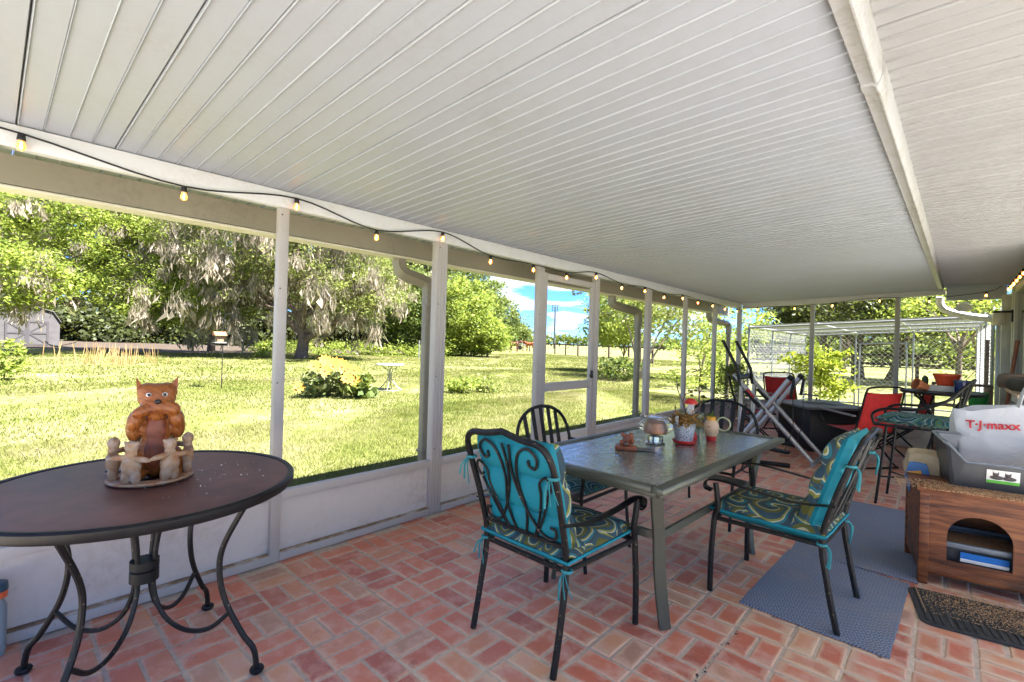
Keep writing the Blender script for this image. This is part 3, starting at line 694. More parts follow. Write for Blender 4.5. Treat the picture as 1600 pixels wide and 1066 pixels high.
V = np.concatenate([blades(240000, (-.3, -5.5), (-.5, 14), .055, .0035), blades(170000, (-4.5, -14), (-2, 24), .06, .008), blades(150000, (-12, -36), (-4, 48), .075, .022)])
tag(link('grass', quads_mesh('grass', V, 3), L_grass), 'short yellow green grass blades over the lawn', 'grass', kind='stuff')
# ------------------------------------------------------------------ furniture materials
M_black = simple('black_iron', (0.010, 0.0095, 0.009), .45, var=.3, scale=30, wear=(.30, .21, .14), wearamt=.615, spec=.3)
M_blackp = simple('black_paint', (0.009, 0.009, 0.009), .48, var=.3, scale=20, spec=.3)
M_rust = simple('rust_brown_mesh', (0.13, 0.048, 0.034), .45, var=.35, scale=6, bump=.25, bscale=260)
M_olive = simple('olive_metal', (0.095, 0.10, 0.075), .38, .35, var=.12, scale=8)
M_silver = simple('silver_tube', (0.42, 0.42, 0.41), .35, .55, var=.08, scale=10)
M_red = simple('red_sling', (0.62, 0.028, 0.026), .75, var=.15, scale=9, bump=.3, bscale=300)
M_grey = simple('grey_plastic', (0.20, 0.19, 0.18), .6)
M_teal = simple('teal_canvas', (0.0, 0.20, 0.255), .75, var=.16, scale=7, bump=.25, bscale=40)
M_tie = simple('teal_tie', (0.03, 0.22, 0.24), .85)
M_terra = simple('terracotta', (0.45, 0.15, 0.06), .75, var=.2, scale=10)
M_soil = simple('soil', (.06, .035, .022), .95, var=.5, scale=40, bump=.8, bscale=80)
def swirl(name, cols, scale, dist):
    t = NT(name); vec = t.coord('Object')
    n = t.n('ShaderNodeTexNoise'); n.inputs['Scale'].default_value = scale*.5; n.inputs['Detail'].default_value = 2; t.l(vec, n.inputs['Vector'])
    v = t.n('ShaderNodeTexVoronoi', feature='F1'); v.inputs['Scale'].default_value = scale; v.inputs['Randomness'].default_value = .8
    wv = t.mix(.16, vec, n.outputs['Color'], 'ADD'); t.l(wv, v.inputs['Vector'])
    sub = t.n('ShaderNodeVectorMath', operation='SUBTRACT'); t.l(wv, sub.inputs[0]); t.l(v.outputs['Position'], sub.inputs[1])
    sx = t.n('ShaderNodeSeparateXYZ'); t.l(sub.outputs[0], sx.inputs[0])
    ang = t.math('ARCTAN2', sx.outputs[1], sx.outputs[0])
    # spiral bands: radius * k + angle
    f = t.math('ADD', t.math('MULTIPLY', v.outputs['Distance'], dist), t.math('MULTIPLY', ang, .159))
    cs = t.n('ShaderNodeSeparateXYZ'); t.l(v.outputs['Color'], cs.inputs[0])
    f = t.math('FRACT', t.math('ADD', f, cs.outputs[0]))
    c = t.ramp(f, cols, 'CONSTANT')
    n2 = t.noise(60, 4, .6, vec); c = t.mix(t.math('MULTIPLY', n2, .35), c, (.05, .06, .05))
    t.set(c, .8, 0, .2); t.bump(n2, .15, .003); return t.m
M_swirl = swirl('swirl_fabric', [(0, (.035, .075, .10)), (.22, (.40, .38, .22)), (.30, (.13, .13, .025)), (.45, (.045, .09, .12)), (.62, (.30, .30, .05)), (.70, (.62, .58, .42)), (.76, (.03, .20, .24)), (.90, (.05, .07, .08))], 5.5, 2.4)
M_swirl2 = swirl('wave_fabric', [(0, (.01, .09, .13)), (.25, (.50, .52, .42)), (.32, (.03, .22, .24)), (.52, (.12, .20, .06)), (.64, (.01, .08, .12)), (.84, (.45, .46, .36)), (.90, (.02, .16, .20))], 6.5, 2.3)
def glass_top():
    t = NT('obscure_glass'); vec = t.coord('Object')
    n = t.noise(30, 3, .55, vec, 1.2); n2 = t.noise(70, 3, .5, vec)
    t.set((.105, .125, .10), t.ramp(n2, [(.3, (.03,)*3), (.8, (.10,)*3)]), 0, .9)
    t.b.inputs['IOR'].default_value = 1.6; t.b.inputs['Coat Weight'].default_value = 1.0; t.b.inputs['Coat Roughness'].default_value = .03; t.b.inputs['Coat IOR'].default_value = 1.7
    t.bump(n, .55, .009)
    for q in t.t.nodes:
        if q.type == 'BUMP': t.l(q.outputs[0], t.b.inputs['Coat Normal'])
    return t.m
M_gtop = glass_top()
def emis(name, col, s, base=(.8, .5, .2)):
    t = NT(name); t.set(base, .2); t.b.inputs['Emission Color'].default_value = (*col, 1); t.b.inputs['Emission Strength'].default_value = s; return t.m

# ------------------------------------------------------------------ round mesh table at the left
t = thing('round_table', 'round black iron patio table with rusty brown mesh top by the screen wall', 'table', (.605, .432, 0))
MB().lathe([(0, .731), (.49, .731), (.505, .738), (.49, .744), (.2, .741), (0, .739)], 64, capb=False, capt=False).build('mesh_top', M_rust, t)
MB().lathe([(.497, .712), (.514, .708), (.522, .718), (.522, .740), (.514, .748), (.500, .745), (.497, .712)], 72, capb=False, capt=False).build('rim', M_blackp, t)
MB().lathe([(0, .726), (.03, .726), (.03, .745), (.026, .747), (0, .747)], 16, capb=False, capt=False).build('umbrella_cap', M_blackp, t)
for k in range(4):
    a = R(45+90*k); C, Sn = math.cos(a), math.sin(a)
    P = lambda r, z: (C*r, Sn*r, z)
    lg = MB().tube(bez([P(.42, .722), P(.37, .64), P(.30, .50), P(.285, .40), P(.31, .28), P(.38, .15), P(.425, .09), P(.44, .012)], 6), .0108, 8).build('leg', M_black, t)
    MB().lathe([(.012, 0), (.024, .002), (.027, .010), (.024, .018), (.012, .020)], 12, P(.44, .001)).build('foot_cap', M_blackp, lg)
    MB().tube(bez([P(.20, .722), P(.10, .66), P(.055, .56), P(.038, .44), P(.038, .32), P(.08, .22), P(.16, .165), P(.25, .17), P(.33, .235)], 6), .009, 8).build('brace', M_black, t)
MB().lathe([(.030, .36), (.048, .36), (.048, .40), (.043, .405), (.048, .41), (.048, .44), (.030, .44)], 20, capb=True, capt=True).build('collar', M_blackp, t)
# small plastic bottle at the picture's left edge
b = thing('spray_bottle', 'small grey bottle with an orange band at the foot of the kick panel', 'bottle', (.085, .045, 0.0))
MB().lathe([(.03, 0), (.034, .02), (.034, .20), (.02, .235)], 16).build('body', simple('bottle_grey', (.28, .36, .40), .4), b)
MB().lathe([(.0345, .236), (.035, .24), (.035, .258), (.0345, .262)], 16).build('band', simple('orange_band', (.85, .16, .05), .5), b)
MB().lathe([(.036, .263), (.037, .27), (.034, .295), (.015, .304)], 16).build('cap', simple('bottle_cap', (.04, .09, .12), .35), b)

# ------------------------------------------------------------------ figurines on the round table
def wood_mat():
    t = NT('carved_wood'); vec = t.coord('Object'); n = t.noise(18, 5, .6, vec); n2 = t.noise(120, 3, .6, vec)
    c = t.ramp(n, [(.3, (.23, .062, .012)), (.7, (.38, .125, .026))]); w = t.n('ShaderNodeTexWave', wave_type='BANDS', bands_direction='DIAGONAL'); w.inputs['Scale'].default_value = 22; w.inputs['Distortion'].default_value = 5; w.inputs['Detail'].default_value = 2; t.l(vec, w.inputs['Vector'])
    cut = t.ramp(w.outputs['Fac'], [(.0, (1, 1, 1)), (.16, (0, 0, 0))]); c = t.mix(t.math('MULTIPLY', cut, .55), c, (.12, .03, .008))
    t.set(c, .38, 0, .45); t.bump(t.math('SUBTRACT', t.math('MULTIPLY', n2, .3), cut), .35, .003); return t.m
M_wood = wood_mat(); M_belly = simple('dark_belly_wood', (.19, .045, .016), .5, var=.3, scale=30, bump=.3, bscale=90)
def blob(name, parts, m, parent, vox=.0045, smooth=6):
    b = MB()
    for c, d, *r in parts: b.ell(c, d, 16, 12, r[0] if r else None)
    o = b.build(name, m, parent, fix=False)
    md = o.modifiers.new('remesh', 'REMESH'); md.mode = 'VOXEL'; md.voxel_size = vox; md.use_smooth_shade = True
    ms = o.modifiers.new('smooth', 'SMOOTH'); ms.factor = .5; ms.iterations = smooth
    return o
ct = thing('cat_figurine', 'carved orange wooden cat figurine covering its mouth on the round table', 'figurine', (.535, .47, .746), R(78))
# local: faces -Y (towards the camera after rotation)
blob('body', [((0, .0, .09), (.062, .055, .10)), ((0, .0, .19), (.052, .046, .075)), ((0, -.004, .318), (.066, .056, .056)), ((-.03, .0, .342), (.038, .045, .034)), ((.03, .0, .342), (.038, .045, .034)), ((0, -.034, .284), (.056, .042, .040)), ((0, -.03, .25), (.03, .03, .03)),
     ((-.062, -.012, .055), (.036, .06, .062)), ((.062, -.012, .055), (.036, .06, .062)), ((-.058, -.045, .018), (.034, .045, .02)), ((.058, -.045, .018), (.034, .045, .02)),
     ((-.072, -.005, .195), (.027, .03, .050)), ((.072, -.005, .195), (.027, .03, .050)), ((-.066, -.035, .235), (.027, .032, .042), (0, R(18), 0)), ((.066, -.035, .235), (.027, .032, .042), (0, R(-18), 0)),
     ((-.040, -.060, .272), (.042, .022, .022), (0, R(-22), R(12))), ((.046, -.056, .276), (.036, .024, .028), (0, R(20), R(-12)))], M_wood, ct)
eb = MB()
for s in (-1, 1): eb.prism([(s*.062-.020, .352), (s*.062+.020, .352), (s*.070+.004*s, .408)], 'y', -.004, .018)
for s, nm in ((-1, 'ear'), (1, 'ear')):
    e = MB(); x0, x1, xt = sorted((s*.030, s*.066))[0], sorted((s*.030, s*.066))[1], s*.069
    e.add([(x0, -.016, .350), (x1, -.016, .325), (xt, -.004, .402), (x0, .020, .350), (x1, .020, .325)], [(0, 1, 2), (4, 3, 2), (0, 2, 3), (1, 4, 2), (0, 3, 4, 1)]); e.build(nm, M_wood, ct, smooth=False)
blob('belly', [((0, -.036, .10), (.040, .022, .07)), ((0, -.030, .19), (.036, .022, .07))], M_belly, ct)
M_eyew = simple('eye_white', (.8, .78, .72), .25); M_eyeb = simple('eye_black', (.01, .01, .01), .2)
for s in (-1, 1):
    e = MB().ell((s*.026, -.053, .332), (.0095, .0065, .0082), 14, 10).build('eye', M_eyew, ct)
    MB().ell((s*.025, -.0605, .332), (.006, .003, .006), 12, 8).build('pupil', M_eyeb, e)
MB().tube(bez([(-.030, -.0715, .276), (-.012, -.0795, .262), (.004, -.0805, .270), (.020, -.0795, .262), (.036, -.0725, .274)], 5), .0016, 6).build('mouth_line', M_belly, ct)
MB().ell((.004, -.0745, .306), (.012, .008, .009), 14, 10).build('nose', M_eyeb, ct)
rg = thing('friendship_ring', 'pale clay ring of small figures holding arms around the cat figurine', 'figurine', (.565, .452, .746), R(78))
def clay():
    t = NT('pale_clay'); vec = t.coord('Object'); n = t.noise(26, 5, .65, vec)
    t.set(t.ramp(n, [(.35, (.40, .30, .23)), (.52, (.36, .22, .12)), (.66, (.32, .12, .05))]), .8); t.bump(t.noise(90, 4, .6, vec), .3, .003); return t.m
M_clay = clay()
RR = .118
MB().lathe([(.085, 0), (.138, 0), (.142, .005), (.136, .011), (.088, .011)], 40, capb=False, capt=False).add([], []).build('base_ring', M_clay, rg)
for k in range(6):
    a = R(-120+60*k); cx, cy = RR*math.cos(a), RR*math.sin(a); rz = a+math.pi/2
    def L(x, y, z): x *= 1.3; y *= 1.2; return (cx+x*math.cos(rz)-y*math.sin(rz), cy+x*math.sin(rz)+y*math.cos(rz), z*1.12)
    e = (0, 0, rz)
    blob('figure', [(L(-.013, 0, .030), (.017, .017, .032), e), (L(.013, 0, .030), (.017, .017, .032), e), (L(0, 0, .066), (.035, .024, .038), e), (L(0, 0, .108), (.020, .017, .02), e), (L(0, 0, .132), (.023, .021, .023), e), (L(-.017, 0, .146), (.007, .006, .007), e), (L(.017, 0, .146), (.007, .006, .007), e),
                    (L(-.032, -.008, .096), (.038, .011, .011), (0, R(-8), rz)), (L(.032, -.008, .092), (.038, .011, .011), (0, R(8), rz))], M_clay, rg, .0035, 3)
gl = thing('black_clip', 'small black clip lying on the rusty table top left of the figurines', 'clip', (.40, .36, .7475), R(40))
MB().rbox((0, 0, .005), (.07, .014, .010), .004).build('clip_body', M_eyeb, gl)

# ------------------------------------------------------------------ dining table
dt = thing('dining_table', 'rectangular olive metal dining table with rippled glass top', 'table', (1.63, 2.785, 0), R(-2))
hw_, hl = .445, .87
fr = MB()
for s in (-1, 1):
    fr.rbox((s*(hw_-.0275), 0, .718), (.055, hl*2, .032), .009)
    fr.rbox((0, s*(hl-.0275), .7175), ((hw_-.055)*2, .054, .031), .009)
    fr.rbox((s*(hw_-.045), 0, .690), (.020, hl*2-.09, .028), .003); fr.rbox((0, s*(hl-.045), .690), (hw_*2-.11, .020, .027), .003)
fr.build('top_frame', M_olive, dt)
MB().box((0, 0, .722), (hw_*2-.108, hl*2-.108, .007)).build('glass_top', M_gtop, dt, smooth=False)
for sx in (-1, 1):
    for sy in (-1, 1):
        P = lambda x, y, z: (sx*x, sy*y, z)
        MB().tube(bez([P(.335, .72, .690), P(.322, .675, .56), P(.315, .64, .43), P(.312, .62, .28), P(.322, .605, .12), P(.338, .60, .002)], 6), [.022]*31, 4, flat=(.75, 1.7), upv=(sx*.75, sy*.66, 0)).build('leg', M_olive, dt, ang=50)
lp = []
for sx, sy in ((1, 1), (-1, 1), (-1, -1), (1, -1)):
    for q in range(5):
        a = math.atan2(sy, sx)+R(-45+22.5*q); lp.append((sx*.245+.065*math.cos(a), sy*.57+.065*math.sin(a), .435))
MB().tube(lp, .016, 4, closed=True, flat=(1.7, .7)).build('stretcher', M_olive, dt, ang=50)

# ------------------------------------------------------------------ scroll back chairs with teal cushions
def cushion(b, cx, cy, cz, w, l, h, n=10, puff=.35, waves=0, bend=None):
    # pillow-like slab, top bulged, with tufted waves along its length
    vs = []; fs = []; N = n
    for side in (1, -1):
        for i in range(N+1):
            for j in range(N+1):
                u, v = -1+2*i/N, -1+2*j/N
                e = (1-abs(u)**5)*(1-abs(v)**5); k = (max(0, e))**puff
                wv = (0.55+.45*abs(math.sin(math.pi*waves*(v+1)/2))**.5) if waves else 1
                vs.append((cx+u*w/2, cy+v*l/2, cz+side*h/2*k*wv))
    m = (N+1)**2
    for i in range(N):
        for j in range(N):
            a = i*(N+1)+j; fs.append((a, a+N+1, a+N+2, a+1)); fs.append((m+a, m+a+1, m+a+N+2, m+a+N+1))
    if bend: vs = [bend(Vector(v)) for v in vs]
    return b.add(vs, fs)
def scroll_chair(name, label, loc, rz, back_h=.95):
    t = thing(name, label, 'chair', loc, rz, 'scroll back chairs with teal cushions')
    top = [(-.235, -.295, .0), (-.235, -.255, .20), (-.232, -.225, .42), (-.238, -.27, .62), (-.245, -.33, .80), (-.235, -.362, .885), (-.19, -.375, .925), (-.10, -.38, .935), (0, -.383, .955)]
    rp = bez(top, 6); full = rp + [Vector((-p.x, p.y, p.z)) for p in rp[::-1][1:]]
    k0 = 12
    MB().tube(full[k0:-k0], .0145, 8).build('back_frame', M_black, t)
    for s in (-1, 1):
        MB().tube([Vector((p.x*-s, p.y, p.z)) for p in rp[:k0+1]], .0145, 8).build('leg', M_black, t)
        MB().tube(bez([(s*.275, .285, .0), (s*.272, .285, .20), (s*.265, .275, .40), (s*.268, .258, .46), (s*.275, .262, .54), (s*.275, .27, .592)], 5), .0145, 8).build('leg', M_black, t)
        MB().tube(bez([(s*.242, -.275, .60), (s*.27, -.12, .585), (s*.285, .08, .600), (s*.28, .24, .612), (s*.277, .315, .598), (s*.275, .325, .56), (s*.272, .29, .548)], 6), .013, 6, flat=(.35, 1.7), upv=(0, 0, 1)).build('armrest', M_black, t)
    sf = MB()
    for a, b in (((-.232, -.225, .40), (.232, -.225, .40)), ((-.262, .275, .40), (.262, .275, .40)), ((-.232, -.225, .40), (-.262, .275, .40)), ((.232, -.225, .40), (.262, .275, .40))): sf.tube([a, b], .012, 8)
    sf.build('seat_frame', M_black, t)
    MB().tube([(-.232, -.238, .50), (.232, -.238, .50)], .010, 8).build('back_rail', M_black, t)
    yb = lambda z: -.238-(z-.50)*.31      # plane of the back
    for s in (-1, 1):
        for pts, r in (([(.03, .505), (.055, .62), (.035, .75), (.06, .86), (.12, .90), (.165, .865), (.15, .82), (.12, .825), (.118, .85)], .0065),
                       ([(.075, .505), (.12, .60), (.15, .70), (.155, .76), (.195, .79), (.215, .76), (.20, .725), (.178, .735)], .006),
                       ([(.02, .90), (.01, .78), (.04, .66), (.10, .55), (.155, .515), (.195, .53), (.20, .565), (.175, .57)], .0065),
                       ([(.19, .715), (.15, .62), (.10, .53), (.08, .505)], .006)):
            MB().tube(bez([(s*x, yb(z)-.002*(1 if r > .006 else -1), z) for x, z in pts], 5), r, 6).build('scroll', M_black, t)
    # cushions: seat and tufted back, teal underneath, printed face
    sc = cushion(MB(), 0, .03, .452, .50, .54, .09, 12, .3, 0).build('seat_cushion', M_swirl, t)
    cushion(MB(), 0, .03, .436, .508, .548, .075, 12, .22).build('cushion_underside', M_teal, sc)
    MB().tube([(x*.252, .03+y*.272, .444+.003*math.sin(9*k)) for k, (x, y) in enumerate([(-1, -1), (-.5, -1.01), (0, -.995), (.5, -1.01), (1, -1), (1.01, -.5), (.995, 0), (1.01, .5), (1, 1), (.5, 1.01), (0, .995), (-.5, 1.01), (-1, 1), (-1.01, .5), (-.995, 0), (-1.01, -.5)])], .0065, 6, closed=True).build('piping', M_teal, sc)
    def bend(v):  # v.y -> height along the back, v.z -> thickness towards the sitter
        h = .455+(v.y+.28)*.835; return Vector((v.x, yb(h)+.060+v.z, h))
    bc = cushion(MB(), 0, 0, .028, .44, .56, .12, 24, .34, 3, bend).build('back_cushion', M_swirl, t)
    cushion(MB(), 0, 0, -.006, .446, .575, .105, 24, .34, 3, bend).build('cushion_back', M_teal, bc)
    for s in (-1, 1):
        for z, yy in ((.80, yb(.80)), (.405, -.225)):
            tb = MB(); x = s*.238
            for dx, dz_ in ((.01, -.10), (.035, -.085), (-.012, -.115)):
                tb.tube(bez([(x+s*.0, yy-.016, z), (x+s*dx*.7, yy-.035, z-.03), (x+s*dx*1.4, yy-.03, z+dz_)], 4), .0045, 4, flat=(1.3, .35))
            tb.tube([(x+.019*math.cos(a*.7854), yy+.019*math.sin(a*.7854), z) for a in range(8)], .007, 5, closed=True)
            tb.build('tie', M_tie, t)
    return t
scroll_chair('scroll_chair', 'black scroll back chair with teal cushion seen from behind at the near table end', (1.545, 1.835, 0), R(-1))
scroll_chair('scroll_chair', 'black scroll back chair with teal patterned cushion facing left on the blue mat', (2.265, 2.955, 0), R(87))

# ------------------------------------------------------------------ hoop back chairs
def hoop_chair(label, loc, rz):
    t = thing('hoop_chair', label, 'chair', loc, rz, 'hoop back chairs with slats')
    hp = [(-.25, -.20, .40), (-.275, -.225, .55), (-.285, -.255, .68), (-.235, -.28, .80), (-.12, -.295, .868), (0, -.30, .885)]
    a = bez(hp, 6); full = a+[Vector((-p.x, p.y, p.z)) for p in a[::-1][1:]]
    MB().tube(full, .012, 8).build('back_hoop', M_blackp, t)
    for k in range(5):
        x = -.17+.085*k; zt = .885-.35*abs(x)**1.6*2.2
        MB().tube(bez([(x*.85, -.20, .41), (x*.95, -.245, .62), (x, -.30, zt)], 5), .025, 4, flat=(1.0, .16), upv=(1, 0, 0)).build('slat', M_blackp, t, ang=50)
    for s in (-1, 1):
        MB().tube(bez([(s*.25, -.20, .41), (s*.255, -.24, .2), (s*.26, -.28, 0)], 4), .011, 8).build('leg', M_blackp, t)
        MB().tube(bez([(s*.26, .28, 0), (s*.26, .25, .25), (s*.265, .24, .42), (s*.285, .26, .56), (s*.285, .20, .62), (s*.28, 0, .625), (s*.28, -.25, .635)], 5), .011, 8).build('leg', M_blackp, t)
    MB().tube([(-.25, -.20, .405), (.25, -.20, .405), (.262, .245, .405), (-.262, .245, .405)], .011, 6, closed=True).build('seat_frame', M_blackp, t)
    cushion(MB(), 0, .02, .45, .50, .48, .07, 10, .3).build('seat_cushion', M_swirl2, t)
    return t
hoop_chair('black hoop back chair with flat slats on the lawn side of the dining table', (1.10, 2.62, 0), R(-90))
hoop_chair('black hoop back chair with slats at the far end of the dining table', (1.50, 3.93, 0), R(180))
hoop_chair('black hoop back chair mostly hidden beyond the patterned chair at the table', (1.93, 3.85, 0), R(150)) if False else None

# ------------------------------------------------------------------ things on the dining table
ZT = .7265
tk = thing('trinket_box', 'small brown wooden trinket box with a carved creature on the glass table', 'trinket', (1.54, 2.50, ZT), R(25))
M_tw = simple('trinket_wood', (.26, .07, .025), .4, var=.4, scale=20); M_tm = simple('trinket_metal', (.14, .12, .10), .35, .6)
MB().rbox((0, 0, .012), (.12, .085, .022), .003).build('box', M_tw, tk)
MB().rbox((.10, .02, .006), (.12, .07, .010), .003).build('tray', M_tm, tk)
blob('creature', [((0, 0, .055), (.02, .02, .035)), ((.025, 0, .075), (.018, .012, .022)), ((-.02, 0, .085), (.012, .012, .012)), ((.035, .01, .045), (.012, .02, .014)), ((-.025, -.01, .04), (.014, .012, .016)), ((.0, .0, .03), (.03, .02, .01))], M_tw, tk, .003, 2)
MB().ell((0, -.022, .035), (.012, .008, .012), 10, 8).build('stone', M_tm, tk)
gb = thing('glass_teapot', 'round glass bowl with copper inside on a chrome stand on the table', 'bowl', (1.575, 2.80, ZT))
M_chrome = simple('chrome', (.55, .54, .52), .15, .95, var=.1); M_copper = simple('copper', (.50, .20, .09), .3, .7, var=.2)
def clear():
    t = NT('clear_glass'); t.set((.9, .95, .93), .03); t.b.inputs['Transmission Weight'].default_value = .92; t.b.inputs['IOR'].default_value = 1.25; return t.m
M_clear = clear()
MB().lathe([(.055, 0), (.06, .006), (.048, .014), (.045, .045), (.052, .052)], 28).build('stand', M_chrome, gb)
MB().lathe([(.02, .054), (.075, .066), (.102, .090), (.105, .112), (.085, .138), (.06, .150)], 32, capt=False).build('glass_bowl', M_clear, gb)
MB().lathe([(.03, .060), (.055, .066), (.058, .095), (.045, .118), (.02, .125)], 24).build('copper_insert', M_copper, gb)
MB().lathe([(.056, .150), (.066, .151), (.068, .162), (.060, .168), (.054, .160)], 28, capb=False, capt=False).build('collar', M_chrome, gb)
for s in (-1, 1): MB().tube(bez([(s*.06, 0, .158), (s*.085, 0, .166), (s*.10, 0, .158)], 4), .007, 6).build('handle', M_chrome, gb)
def potplant(t, leafm, n, r, z, size, spread, asp=.25):
    q = nr.normal(size=(n, 3))*np.array([spread, spread, spread*.55])+np.array([0, 0, z+spread*.5]); q[:, 2] = np.maximum(q[:, 2], z)
    link('leaves', quads_mesh('leaves', leaves(q, size, aspect=asp), 4), leafm, t)
p1 = thing('plant_pot', 'white speckled pot with red saucer and reddish succulent on the table', 'plant pot', (1.69, 2.96, ZT))
def speck():
    t = NT('speckled_glaze'); v = t.noise(170, 2, .5, t.coord('Object')); t.set(t.ramp(v, [(.42, (.22, .26, .32)), (.52, (.72, .73, .74))]), .3); return t.m
MB().lathe([(.048, .012), (.052, .016), (.068, .112), (.071, .125), (.066, .127), (.062, .110)], 28, capt=False).build('pot', speck(), p1)
MB().lathe([(.050, 0), (.066, .004), (.070, .018), (.064, .020), (.05, .010)], 28).build('saucer', simple('red_glaze', (.62, .03, .025), .3), p1)
MB().lathe([(0, .108), (.062, .110)], 20, capb=False, capt=False).build('soil', M_soil, p1)
potplant(p1, leaf_mat('succulent', (.10, .11, .02), (.24, .13, .03), (.40, .17, .06), .2), 420, .06, .115, .045, .042)
MB().rbox((-.03, -.045, .145), (.022, .004, .05), .002).build('plant_label', M_eyew, p1)
p2 = thing('plant_pot', 'sage green pot with a twiggy plant and mushroom ornament on the table', 'plant pot', (1.60, 3.28, ZT))
M_sage = simple('sage_glaze', (.20, .24, .17), .35, var=.15)
MB().lathe([(.055, 0), (.060, .004), (.062, .03), (.078, .125), (.084, .128), (.085, .150), (.078, .151), (.072, .130)], 28, capt=False).build('pot', M_sage, p2)
MB().lathe([(0, .130), (.074, .132)], 20, capb=False, capt=False).build('soil', M_soil, p2)
tw = MB(); tl = []
for pts in ([(-.03, 0, .13), (-.06, 0, .22), (-.10, .01, .30), (-.105, 0, .36)], [(.03, 0, .13), (.06, .01, .20), (.055, 0, .28), (.08, 0, .33)], [(.05, 0, .19), (.09, 0, .25)], [(-.06, 0, .22), (-.04, 0, .27), (.0, 0, .29)]):
    tw.tube(bez(pts, 4), .004, 5); tl.append(np.array(pts[-1])+nr.normal(size=(9, 3))*.016)
tw.build('twigs', M_bark, p2); link('leaves', quads_mesh('leaves', leaves(np.concatenate(tl), .03, aspect=.7), 4), L_dark, p2)
mu = MB().lathe([(.020, .13), (.026, .15), (.022, .19), (.018, .215)], 16).build('mushroom_stem', simple('cream_glaze', (.75, .68, .58), .35), p2)
MB().lathe([(.046, .212), (.044, .222), (.030, .240), (.012, .248), (.0, .249)], 20, capb=True, capt=False).build('mushroom_cap', simple('red_glaze', (.62, .03, .025), .3), mu)
p3 = thing('cream_jug', 'cream ceramic jug with red base and yellow neck on the table', 'jug', (1.775, 3.19, ZT))
MB().lathe([(.030, .0), (.032, .003), (.033, .030)], 24).build('red_base', MATS['red_glaze'], p3)
MB().lathe([(.033, .030), (.043, .055), (.047, .085), (.043, .112), (.030, .130)], 28, capb=False, capt=False).build('body', simple('jug_cream', (.66, .45, .29), .3, var=.1), p3)
MB().lathe([(.029, .130), (.027, .138), (.031, .156), (.026, .156), (.022, .14)], 24, capb=False).build('neck', simple('yellow_glaze', (.75, .36, .03), .3), p3)
MB().tube([(.075+.042*math.cos(a*.3142), 0, .115+.042*math.sin(a*.3142)) for a in range(20)], .005, 6, closed=True).build('ring_handle', simple('pale_green_glaze', (.45, .47, .27), .35), p3)
potplant(p3, L_oak, 40, .02, .155, .035, .018)
bb = thing('plush_berry', 'small red and green ornament between the two plant pots', 'ornament', (1.70, 3.10, ZT))
MB().lathe([(.016, 0), (.020, .02), (.010, .05), (.002, .06)], 12).build('body', MATS['red_glaze'], bb); potplant(bb, L_oak, 30, .02, .07, .035, .02)

# ------------------------------------------------------------------ rugs and mats
def rug_mat():
    t = NT('blue_weave'); vec = t.coord('Object')
    w = t.n('ShaderNodeTexWave', wave_type='BANDS', bands_direction='X'); w.inputs['Scale'].default_value = 21; w.inputs['Distortion'].default_value = 1.5; w.inputs['Detail'].default_value = 2
    sx = t.n('ShaderNodeSeparateXYZ'); t.l(vec, sx.inputs[0])
    z = t.math('PINGPONG', t.math('MULTIPLY', sx.outputs[1], 1.0), .018); cb = t.n('ShaderNodeCombineXYZ'); t.l(t.math('ADD', sx.outputs[0], z), cb.inputs[0]); t.l(sx.outputs[1], cb.inputs[1]); t.l(cb.outputs[0], w.inputs['Vector'])
    n = t.noise(160, 3, .7, vec); n2 = t.noise(5, 4, .6, vec)
    f = t.math('ADD', t.math('MULTIPLY', w.outputs['Fac'], .7), t.math('MULTIPLY', n, .4))
    c = t.ramp(f, [(.2, (.075, .10, .155)), (.85, (.30, .335, .41))]); c = t.mix(t.ramp(n2, [(.5, (0, 0, 0)), (.75, (.5,)*3)]), c, (.30, .26, .22))
    t.set(c, .95, 0, .1); t.bump(f, .6, .004); return t.m
M_rug = rug_mat()
def rug(label, c, w, l, rz):
    b = MB(); nx, ny = 12, 18; vs = []; fs = []
    for i in range(nx+1):
        for j in range(ny+1):
            x, y = -w/2+w*i/nx, -l/2+l*j/ny; e = 1 if (0 < i < nx and 0 < j < ny) else 0
            vs.append((x+rnd.uniform(-.003, .003), y+rnd.uniform(-.003, .003), .006+.003*math.sin(x*9+y*5)+rnd.uniform(0, .002)))
    m = len(vs); vs += [(v[0], v[1], .001) for v in vs]
    for i in range(nx):
        for j in range(ny): a = i*(ny+1)+j; fs.append((a, a+ny+1, a+ny+2, a+1))
    ring = [i*(ny+1) for i in range(nx+1)]+[nx*(ny+1)+j for j in range(1, ny+1)]+[i*(ny+1)+ny for i in range(nx-1, -1, -1)]+[j for j in range(ny-1, 0, -1)]
    for k in range(len(ring)): a, c2 = ring[k], ring[(k+1) % len(ring)]; fs.append((a, c2, c2+m, a+m))
    o = b.add(vs, fs).build('floor_mat', M_rug, fix=False); o.location = c; o.rotation_euler = (0, 0, rz); tag(o, label, 'mat', 'blue woven floor mats'); return o
rug('blue grey woven floor mat under the near legs of the teal chair', (2.447, 3.14, .002), .62, .95, R(-1.5))
rug('blue grey woven floor mat lying farther back beside the wooden cabinet', (2.455, 4.42, .002), .64, 1.58, R(2))
rm = thing('rubber_mat', 'black ribbed rubber mat with spilled wood shavings before the cabinet', 'mat', (3.17, 3.41, 0.001), R(10))
M_rubber = simple('rubber', (.035, .037, .037), .75, var=.3, scale=20)
ol = []
for sx, sy in ((1, 1), (-1, 1), (-1, -1), (1, -1)):
    for q in range(5): a = math.atan2(sy, sx)+R(-45+22.5*q); ol.append((sx*(.38-.05)+.05*math.cos(a), sy*(.22-.05)+.05*math.sin(a)))
MB().prism(ol, 'z', .001, .008).build('pad', M_rubber, rm, smooth=False)
rb = MB()
for k in range(24): rb.rbox((-.35+.0304*k, 0, .010), (.012, .38, .007), .003)
rb.build('ribs', M_rubber, rm)
